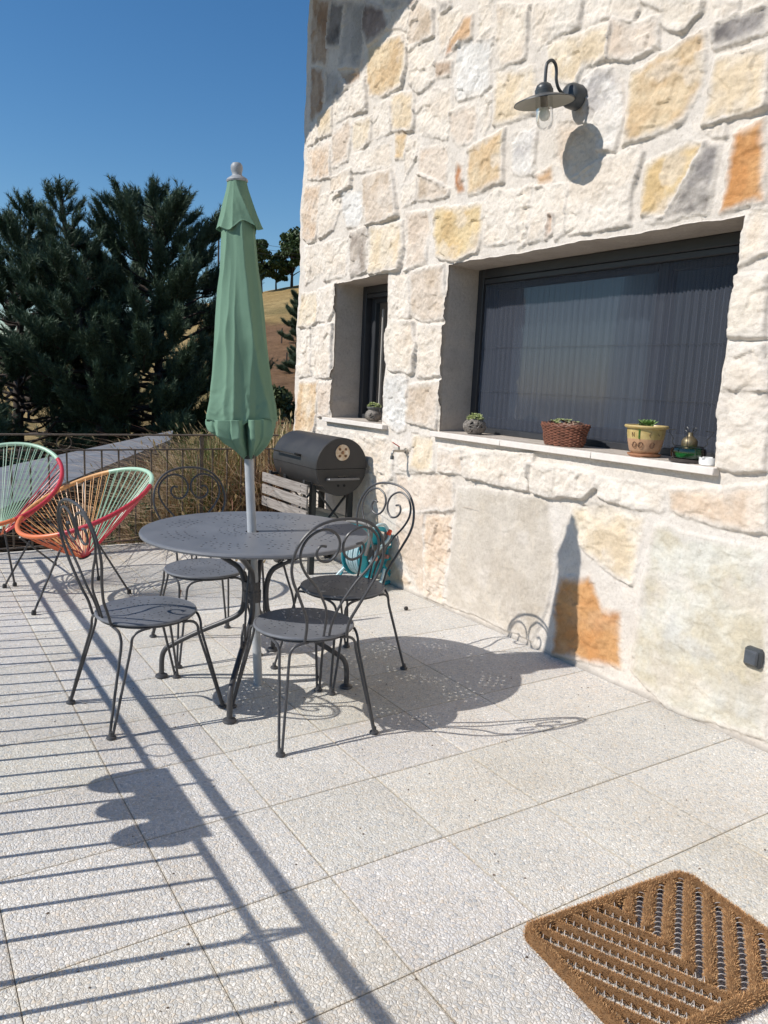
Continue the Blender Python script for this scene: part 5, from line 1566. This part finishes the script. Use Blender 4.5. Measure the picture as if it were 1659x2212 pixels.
# ------------------------------------------------------------------ things on the sills
SZ = 1.085 - 0.002
M_TWIG = simple('grey_brown_twigs', (0.27, 0.24, 0.21), 0.8, 0, 0.25, 40, 0.3)
M_REDW = simple('red_brown_wicker', (0.21, 0.080, 0.045), 0.55, 0, 0.25, 40, 0.3)
M_SUC = simple('pale_green_succulent', (0.50, 0.56, 0.26), 0.6, 0, 0.2, 60)
M_SUC2 = simple('fresh_green_succulent', (0.22, 0.34, 0.10), 0.5, 0, 0.2, 60)
def rosette(m, c, r, rng, n=22, up=0.6):
    for k in range(n):
        f = k / n; a_ = k * 2.39996; e_ = rad(15 + 65 * (1 - f) * up + 10)
        L = r * (0.35 + 0.65 * f)
        d = np.array([math.cos(a_) * math.cos(e_), math.sin(a_) * math.cos(e_), math.sin(e_)])
        s = np.array([-math.sin(a_), math.cos(a_), 0]); nn = np.cross(d, s)
        b = np.array(c, float) + d * L * 0.15
        V = [b - s * L * .10, b + s * L * .10, b + d * L * .6 + s * L * .24 - nn * L * .05, b + d * L * .6 - s * L * .24 - nn * L * .05, b + d * L, b + d * L * .55 + nn * L * .10]
        m.add(V, [(0, 1, 5), (1, 2, 5), (2, 4, 5), (4, 3, 5), (3, 0, 5), (0, 3, 2, 1), (3, 4, 2)])
    return m
def clump(m, c, R, n, r, rng, h=0.5):
    for k in range(n):
        a_ = rng.uniform(0, 6.28); q = R * math.sqrt(rng.uniform(0, 1))
        p = (c[0] + q * math.cos(a_), c[1] + q * math.sin(a_), c[2] + h * R * (1 - (q / R) ** 2) + rng.uniform(-.002, .002))
        rosette(m, p, r * rng.uniform(0.7, 1.2), rng, 14)
def twig_pot(x, y, z, R, H, label, seed, inner, nm='woven_twig_pot'):
    rg = random.Random(seed)
    t = thing(nm, label, 'flower pot', (x, y, z), group='twig pots on the window sills')
    m = MB()
    for k in range(46):
        # great-circle like bands wound round the ball, open at the top
        ax = Vector((rg.gauss(0, 1), rg.gauss(0, 1), rg.gauss(0, 0.55))).normalized()
        u_ = ax.orthogonal().normalized(); v_ = ax.cross(u_)
        off = rg.uniform(-0.35, 0.35)
        pts = []
        for a_ in np.linspace(0, 2 * PI, 45):
            p = (u_ * math.cos(a_) + v_ * math.sin(a_)) * math.sqrt(1 - off * off) + ax * off
            pts.append((p.x * R, p.y * R, H / 2 + p.z * H / 2))
        seg = []
        for p in pts + pts[:1]:
            if 0.006 < p[2] < H * 0.90: seg.append(p)
            else:
                if len(seg) > 4: m.tube(seg, 0.0026, 5, flat=1.8)
                seg = []
        if len(seg) > 4: m.tube(seg, 0.0026, 5, flat=1.8)
    a_ = np.linspace(0, 2 * PI, 33)[:-1]
    for zz, rr in ((0.004, R * 0.52), (0.010, R * 0.56), (H * 0.90, R * 0.62), (H * 0.86, R * 0.68)):
        m.tube(np.stack([rr * np.cos(a_), rr * np.sin(a_), 0 * a_ + zz], 1), 0.004, 6, closed=True)
    m.build('twig_weave', M_TWIG, t)
    MB().lathe([(0, 0.004), (R * 0.5, 0.004), (R * 0.84, H * 0.35), (R * 0.84, H * 0.6), (R * 0.58, H * 0.88)] + ([(R * 0.80, H * 1.12), (R * 0.86, H * 1.14), (R * 0.86, H * 1.2), (R * 0.74, H * 1.2), (R * 0.6, H * 1.05)] if inner else []), 28, cap=False).build('inner_pot', simple('grey_inner_pot', (0.16, 0.165, 0.165) if inner else (0.09, 0.08, 0.07), 0.6), t)
    s = MB(); zt = H * (1.12 if inner else 0.86)
    clump(s, (0, 0, zt), R * (0.72 if inner else 0.70), 40, 0.021, np.random.default_rng(seed), 0.75)
    s.build('succulents', M_SUC, t, smooth=False)
    MB().lathe([(0, zt), (R * (0.72 if inner else 0.55), zt - 0.002)], 18, cap=False).build('soil', M_SOIL, t)
    return t
twig_pot(WX + 0.075, 4.735, SZ, 0.058, 0.088, 'dark woven twig pot holding a grey plastic pot of succulents on the small window sill', 4, True)
twig_pot(WX + 0.075, 3.585, SZ, 0.066, 0.098, 'dark woven twig ball pot of pale succulents at the far end of the long sill', 9, False)
# oval red-brown basket
bk = thing('wicker_basket', 'oval red-brown wicker basket planted with small succulents on the long sill', 'basket', (WX + 0.060, 2.838, SZ))
bk.rotation_euler = (0, 0, rad(4))
m = MB(); a_ = np.linspace(0, 2 * PI, 97)[:-1]; HB = 0.098
for k in range(15):
    f = k / 14; ry = 0.108 + 0.030 * f + 0.004 * math.sin(f * 7); rx = 0.060 + 0.018 * f; z_ = 0.007 + HB * f
    w = 0.0042 * np.cos(16 * a_ + (PI if k % 2 else 0))
    m.tube(np.stack([(rx + w) * np.cos(a_), (ry + w) * np.sin(a_), 0 * a_ + z_ + 0.0015 * np.sin(5 * a_ + k)], 1), 0.0048, 6, closed=True)
for dz in (0, 0.006):
    m.tube(np.stack([(0.081) * np.cos(a_), 0.141 * np.sin(a_), 0 * a_ + HB + 0.008 + dz + 0.003 * np.sin(24 * a_ + dz * 500)], 1), 0.0045, 6, closed=True)
m.build('weave', M_REDW, bk)
m = MB()
m.lathe([(0.6, 0.012), (0.93, HB)], 36, cap=False); V = m.V[0]; V[:, 0] *= 0.07; V[:, 1] *= 0.125
m.build('lining', simple('dark_wicker_lining', (0.10, 0.03, 0.015), 0.9), bk)
rg = np.random.default_rng(2); m = MB(); V = []
m.lathe([(0.0, HB + 0.012), (0.5, HB + 0.010), (1.0, HB - 0.004)], 24, cap=False); V = m.V[0]; V[:, 0] *= 0.074; V[:, 1] *= 0.132
m.build('soil', M_SOIL, bk)
m = MB(); m2 = MB(); m3 = MB()
for k in range(46):
    a = rg.uniform(0, 6.28); q = math.sqrt(rg.uniform(0, 1)); x, y = 0.068 * q * math.cos(a), 0.125 * q * math.sin(a)
    z_ = HB + 0.010 + 0.016 * (1 - q * q)
    if abs(y - 0.02) < 0.045 and rg.uniform() < 0.75: rosette(m2, (x, y, z_ + 0.006), 0.022, rg, 14)
    elif y < -0.01 and rg.uniform() < 0.6:
        m3.lathe([(0, -0.006), (0.008, -0.004), (0.010, 0.002), (0.006, 0.008), (0, 0.009)], 7, (x, y, z_), rotm('X', rg.uniform(0, 1)))
    else: rosette(m, (x, y, z_), 0.020, rg, 12)
m.build('dark_succulents', simple('brown_purple_succulent', (0.14, 0.075, 0.06), 0.7, 0, 0.3, 60), bk, smooth=False)
m2.build('green_succulents', M_SUC, bk, smooth=False)
m3.build('pebbles', simple('brown_pebbles', (0.34, 0.22, 0.15), 0.7, 0, 0.3, 60), bk)
# painted terracotta pot with saucer
pt = thing('painted_clay_pot', 'clay pot with a yellow glazed band, green stripe and saucer on the long sill', 'flower pot', (WX + 0.045, 2.320, SZ))
def potmat():
    m = N('painted_clay')
    sp = m.n('ShaderNodeSeparateXYZ'); m.l(m.co(), sp.inputs[0])
    nz = m.noise(40, 4, 0.6)
    zz = m.math('ADD', sp.outputs[2], m.math('MULTIPLY', m.math('SUBTRACT', nz.outputs[0], 0.5), 0.006))
    band = m.math('GREATER_THAN', zz, 0.083)
    clay = m.ramp(nz.outputs[0], [(0.3, (0.40, 0.22, 0.12)), (0.7, (0.52, 0.32, 0.19))])
    yel = m.ramp(nz.outputs[0], [(0.3, (0.42, 0.30, 0.10)), (0.7, (0.56, 0.43, 0.19))])
    c = m.mix(band, clay.outputs[0], yel.outputs[0])
    m.base(c).p(0.4, 0, 0.5); return m.m
MB().lathe([(0, 0.012), (0.052, 0.012), (0.068, 0.03), (0.078, 0.07), (0.083, 0.105), (0.084, 0.128), (0.095, 0.132), (0.098, 0.138), (0.094, 0.144), (0.084, 0.143), (0.078, 0.13)], 40).build('clay_body', potmat(), pt)
MB().lathe([(0, 0.0), (0.062, 0.0), (0.074, 0.010), (0.075, 0.016), (0.071, 0.017), (0.060, 0.008), (0, 0.008)], 36).build('saucer', simple('terracotta_saucer', (0.40, 0.19, 0.10), 0.7), pt)
MB().lathe([(0, 0.134), (0.08, 0.130)], 24, cap=False).build('soil', M_SOIL, pt)
m = MB(); rg = np.random.default_rng(7)
rosette(m, (0, 0, 0.134), 0.055, rg, 34, 1.1); rosette(m, (0.01, 0.03, 0.134), 0.03, rg, 18); rosette(m, (-0.02, -0.03, 0.134), 0.032, rg, 18)
m.build('succulent', M_SUC2, pt, smooth=False)
def onpot(ang, z, r=None):
    rr = 0.0785 + (z - 0.07) * 0.12 if r is None else r
    return (rr * math.cos(rad(ang)), rr * math.sin(rad(ang)), z)
def stroke(m, pts, w=0.0013):
    m.tube([np.array(onpot(a, z)) * np.array([1.012, 1.012, 1]) for a, z in pts], w, 5)
m = MB(); A0 = 212   # side facing the terrace
m.tube([np.array(onpot(A0 - 12, z)) * np.array([0.985, 0.985, 1]) for z in (0.086, 0.10, 0.126)], 0.009, 6, flat=0.3)
m.build('green_stripe', simple('green_glaze', (0.16, 0.36, 0.08), 0.35), pt)
m = MB()
stroke(m, [(A0 - 38, 0.092), (A0 - 38, 0.112)]); stroke(m, [(A0 - 38, 0.112), (A0 - 30, 0.092)]); stroke(m, [(A0 - 30, 0.092), (A0 - 30, 0.112)])
stroke(m, [(A0 + 22, 0.113), (A0 + 17, 0.103), (A0 + 22, 0.092)])
stroke(m, [(A0 + 45, 0.108), (A0 + 52, 0.100)]); 
m.build('painted_letters', simple('brown_glaze', (0.16, 0.09, 0.05), 0.4), pt)
m = MB()
for ac in (A0 - 30, A0 - 8, A0 + 30):
    for k in range(4):
        ph = k * 1.7 + ac
        stroke(m, [(ac + 9 * math.cos(ph + q * 0.7) * (1 - q * .12), 0.057 + 0.013 * math.sin(ph + q * 0.8)) for q in range(5)], 0.0011)
m.build('painted_flowers', simple('dark_brown_paint', (0.14, 0.07, 0.04), 0.5), pt)
# green glass oil burner with wire pot holder
ob = thing('oil_burner', 'green glass and brass oil burner with curled wire arms on the long sill', 'oil burner', (WX + 0.040, 2.085, SZ))
MB().lathe([(0, 0), (0.066, 0), (0.078, 0.006), (0.078, 0.010), (0.070, 0.014), (0.066, 0.018)], 36).build('base', simple('smoky_glass_base', (0.06, 0.05, 0.045), 0.2), ob)
MB().lathe([(0.060, 0.018), (0.070, 0.022), (0.074, 0.045), (0.070, 0.062), (0.045, 0.070), (0.030, 0.072)], 36, cap=False).build('glass_reservoir', M_GREENGLASS, ob, fix=False)
MB().lathe([(0, 0.02), (0.05, 0.022), (0.055, 0.04), (0, 0.041)], 24).build('oil', simple('green_lamp_oil', (0.07, 0.36, 0.17), 0.15), ob)
BR = simple('tarnished_brass', (0.25, 0.20, 0.12), 0.45, 0.7, 0.2, 60)
MB().lathe([(0.030, 0.068), (0.033, 0.074), (0.033, 0.092), (0.026, 0.104), (0.016, 0.110), (0.012, 0.116), (0.011, 0.128), (0, 0.130)], 28).build('burner', BR, ob)
m = MB()
for k in range(4):
    a = k * PI / 2 + 0.5; ca, sa = math.cos(a), math.sin(a)
    pts = [(0.060 * ca, 0.060 * sa, 0.070), (0.072 * ca, 0.072 * sa, 0.085), (0.068 * ca, 0.068 * sa, 0.10), (0.082 * ca, 0.082 * sa, 0.120), (0.088 * ca, 0.088 * sa, 0.135), (0.060 * ca, 0.060 * sa, 0.138)]
    m.tube(cr(pts, 5), 0.0017, 6)
aa = np.linspace(0, 2 * PI, 25)[:-1]
m.tube(np.stack([0.060 * np.cos(aa), 0.060 * np.sin(aa), 0 * aa + 0.069], 1), 0.0016, 6, closed=True)
for q in (-1, 1): m.tube(cr([(0, q * 0.008, 0.125), (0, q * 0.010, 0.14), (0, q * 0.022, 0.150), (0, q * 0.028, 0.140), (0, q * 0.020, 0.132)], 5), 0.0016, 6)
m.build('wire_arms', simple('dark_wire', (0.06, 0.06, 0.06), 0.4, 0.6), ob)
gv = np.random.default_rng(9); n_ = 260
gx = gv.uniform(0.1, 2.7, n_); gy = gv.uniform(0.9, 6.0, n_); V = []; F = []
for i in range(n_):
    r0 = gv.uniform(0.0012, 0.0038); a0 = gv.uniform(0, 6.28); k = len(V)
    for q in range(5):
        a1 = a0 + q * 1.2566; V.append((gx[i] + r0 * math.cos(a1) * gv.uniform(.6, 1.8), gy[i] + r0 * math.sin(a1), 0.0012))
    V.append((gx[i], gy[i], 0.0012 + r0))
    F += [(k + q, k + (q + 1) % 5, k + 5) for q in range(5)]
tag(MB().add(V, F).build('scattered_grit', simple('brown_grit', (0.16, 0.11, 0.075), 0.9, 0, 0.3, 30), smooth=False), 'tiny dark crumbs of soil and needles scattered over the slabs', 'grit', kind='stuff')
at = thing('ashtray', 'small white notched ceramic ashtray at the right end of the long sill', 'ashtray', (WX + 0.020, 1.968, SZ))
V = []; m = MB()
aa = np.linspace(0, 2 * PI, 49)[:-1]
prof = [(0.030, 0.0), (0.038, 0.004), (0.040, 0.014), (0.040, 0.034), (0.034, 0.034), (0.031, 0.012), (0.0, 0.010)]
m.lathe([(0.0, 0.0)] + prof, 48, cap=False)
V = m.V[0]
ang = np.arctan2(V[:, 1], V[:, 0]); notch = (np.cos(4 * ang) > 0.86) & (V[:, 2] > 0.03)
V[notch, 2] -= 0.010
m.build('bowl', simple('white_ceramic', (0.78, 0.78, 0.76), 0.25, 0, 0.0), at)

# ------------------------------------------------------------------ small dark stone on the slabs
rg = random.Random(1)
for i, (x, y, r, lb) in enumerate(((2.592, 3.726, 0.014, 'small dark pellet lying on the slabs near the wall'), (1.60, 2.99, 0.009, 'tiny dark pellet on the slabs below the table'))):
    m = MB(); m.lathe([(0, 0), (r * 0.8, r * 0.15), (r, r * 0.8), (r * 0.7, r * 1.5), (0, r * 1.7)], 9, (x, y, 0.001)); 
    tag(m.build('pebble', simple('dark_stone', (0.05, 0.045, 0.04), 0.8)), lb, 'pebble', 'dark pellets on the floor')

# ------------------------------------------------------------------ coir doormat with wire coils
MT = thing('doormat', 'brown coir brush doormat with wire coils, lying on the slabs at lower right', 'doormat', (1.262, 1.262, 0.001), math.atan2(-0.088, 0.996))
# local: u to +x, v to -y
MW, MHt = 0.598, 0.430
M_COIR = mat_attr('coir_bristle', 0.85, 30, 0.2, (), 0.15)
COIR = []
def roll(p, q, r):
    COIR.append((np.array(p, float), np.array(q, float), r))
r_ = 0.020
u0, u1, v0, v1 = r_, MW - r_, r_, MHt - r_
corner = 0.02
def cl(p, q):   # clip a segment to the inside of the border
    return p, q
roll((u0 + corner, v0), (u1 - corner, v0), r_); roll((u0 + corner, v1), (u1 - corner, v1), r_); roll((u0, v0 + corner), (u0, v1 - corner), r_); roll((u1, v0 + corner), (u1, v1 - corner), r_)
for (a, b) in (((u0 + corner, v0), (u0, v0 + corner)), ((u1 - corner, v0), (u1, v0 + corner)), ((u0 + corner, v1), (u0, v1 - corner)), ((u1 - corner, v1), (u1, v1 - corner))): roll(a, b, r_)
iu0, iu1, iv0, iv1 = u0 + 0.012, u1 - 0.012, v0 + 0.012, v1 - 0.012
MID = 0.310
def seg_clip(o, d, box):
    t0, t1 = -9, 9
    for k in (0, 1):
        if abs(d[k]) < 1e-6: continue
        a, b = (box[k][0] - o[k]) / d[k], (box[k][1] - o[k]) / d[k]
        if a > b: a, b = b, a
        t0, t1 = max(t0, a), min(t1, b)
    return (o + d * t0, o + d * t1) if t1 - t0 > 0.03 else None
COILS = []
dL = np.array([0.495, 0.869]); nL = np.array([0.869, -0.495])
dR = np.array([-0.757, 0.654]); nR = np.array([0.654, 0.757])
for k in range(-12, 14):
    s = seg_clip(nL * (0.0325 + 0.046 * k), dL, ((iu0, MID), (iv0, iv1)))
    if s: roll(s[0], s[1], 0.0135)
    s = seg_clip(nL * (0.0325 + 0.046 * (k + .5)), dL, ((iu0, MID), (iv0, iv1)))
    if s: COILS.append(s)
    s = seg_clip(nR * (0.410 + 0.049 * (k - 4)), dR, ((MID, iu1), (iv0, iv1)))
    if s: roll(s[0], s[1], 0.0172)
    s = seg_clip(nR * (0.385 + 0.049 * (k - 4)), dR, ((MID, iu1), (iv0, iv1)))
    if s: COILS.append(s)
rng = np.random.default_rng(3)
Vb = []; Cb = []
core = MB()
for (p, q, r) in COIR:
    L = np.linalg.norm(q - p)
    P0 = np.array([p[0], -p[1], 0.017]); P1 = np.array([q[0], -q[1], 0.017])
    core.tube([P0, P1], r * 0.80, 9)
    n = int(L * 7500)
    f = rng.uniform(-0.01, 1.01, n)[:, None]
    ax = (P1 - P0) / L; sd = np.array([-ax[1], ax[0], 0])
    a = rng.uniform(-0.35, PI + 0.35, n)[:, None]
    d = sd * np.cos(a) + np.array([0, 0, 1]) * np.sin(a) + ax * rng.normal(size=(n, 1)) * 0.22
    d /= np.linalg.norm(d, axis=1)[:, None]
    c = P0 + (P1 - P0) * f
    tipv = c + d * r * rng.uniform(0.92, 1.14, n)[:, None]
    tipv[:, 2] = np.maximum(tipv[:, 2], 0.001)
    b = c + d * r * 0.45; b[:, 2] = np.maximum(b[:, 2], 0.001)
    s = np.cross(d, rng.normal(size=(n, 3))); s /= np.linalg.norm(s, axis=1)[:, None]; s *= 0.0008
    Vb.append(np.stack([b - s, b + s, tipv + s * .5, tipv - s * .5], 1).reshape(-1, 3))
    g_ = rng.uniform(0, 1, n)[:, None]; tn = fbm(c[:, 0] * 30, c[:, 1] * 30, 4, 3)[:, None]
    col = np.array([0.38, 0.195, 0.085]) * (1 - g_) + np.array([0.70, 0.44, 0.22]) * g_
    Cb.append(np.repeat(col * (0.75 + 0.5 * tn), 4, 0))
Vb = np.concatenate(Vb); Cb = np.concatenate(Cb)
core.build('brush_cores', simple('dark_coir', (0.19, 0.10, 0.04), 0.95, 0, 0.2, 60), MT)
mkmesh('bristles', Vb, np.arange(len(Vb)).reshape(-1, 4), M_COIR, MT, smooth=False, colors=Cb)
m = MB()
for (p, q) in COILS:
    P0 = np.array([p[0], -p[1], 0.014]); P1 = np.array([q[0], -q[1], 0.014]); L = np.linalg.norm(P1 - P0); ax = (P1 - P0) / L; sd = np.array([-ax[1], ax[0], 0])
    nt = int(L / 0.019); s = np.linspace(0, 1, nt * 14)
    ph = s * nt * 2 * PI
    m.tube(P0 + (P1 - P0) * s[:, None] + sd * (0.0125 * np.cos(ph))[:, None] + np.array([0, 0, 1]) * (0.0125 * np.sin(ph))[:, None], 0.0010, 4, caps=False)
m.build('wire_coils', simple('bright_wire', (0.55, 0.50, 0.46), 0.6, 0.2, 0.0), MT)
# the dark slabs of shade seen between the rolls come from the mat itself
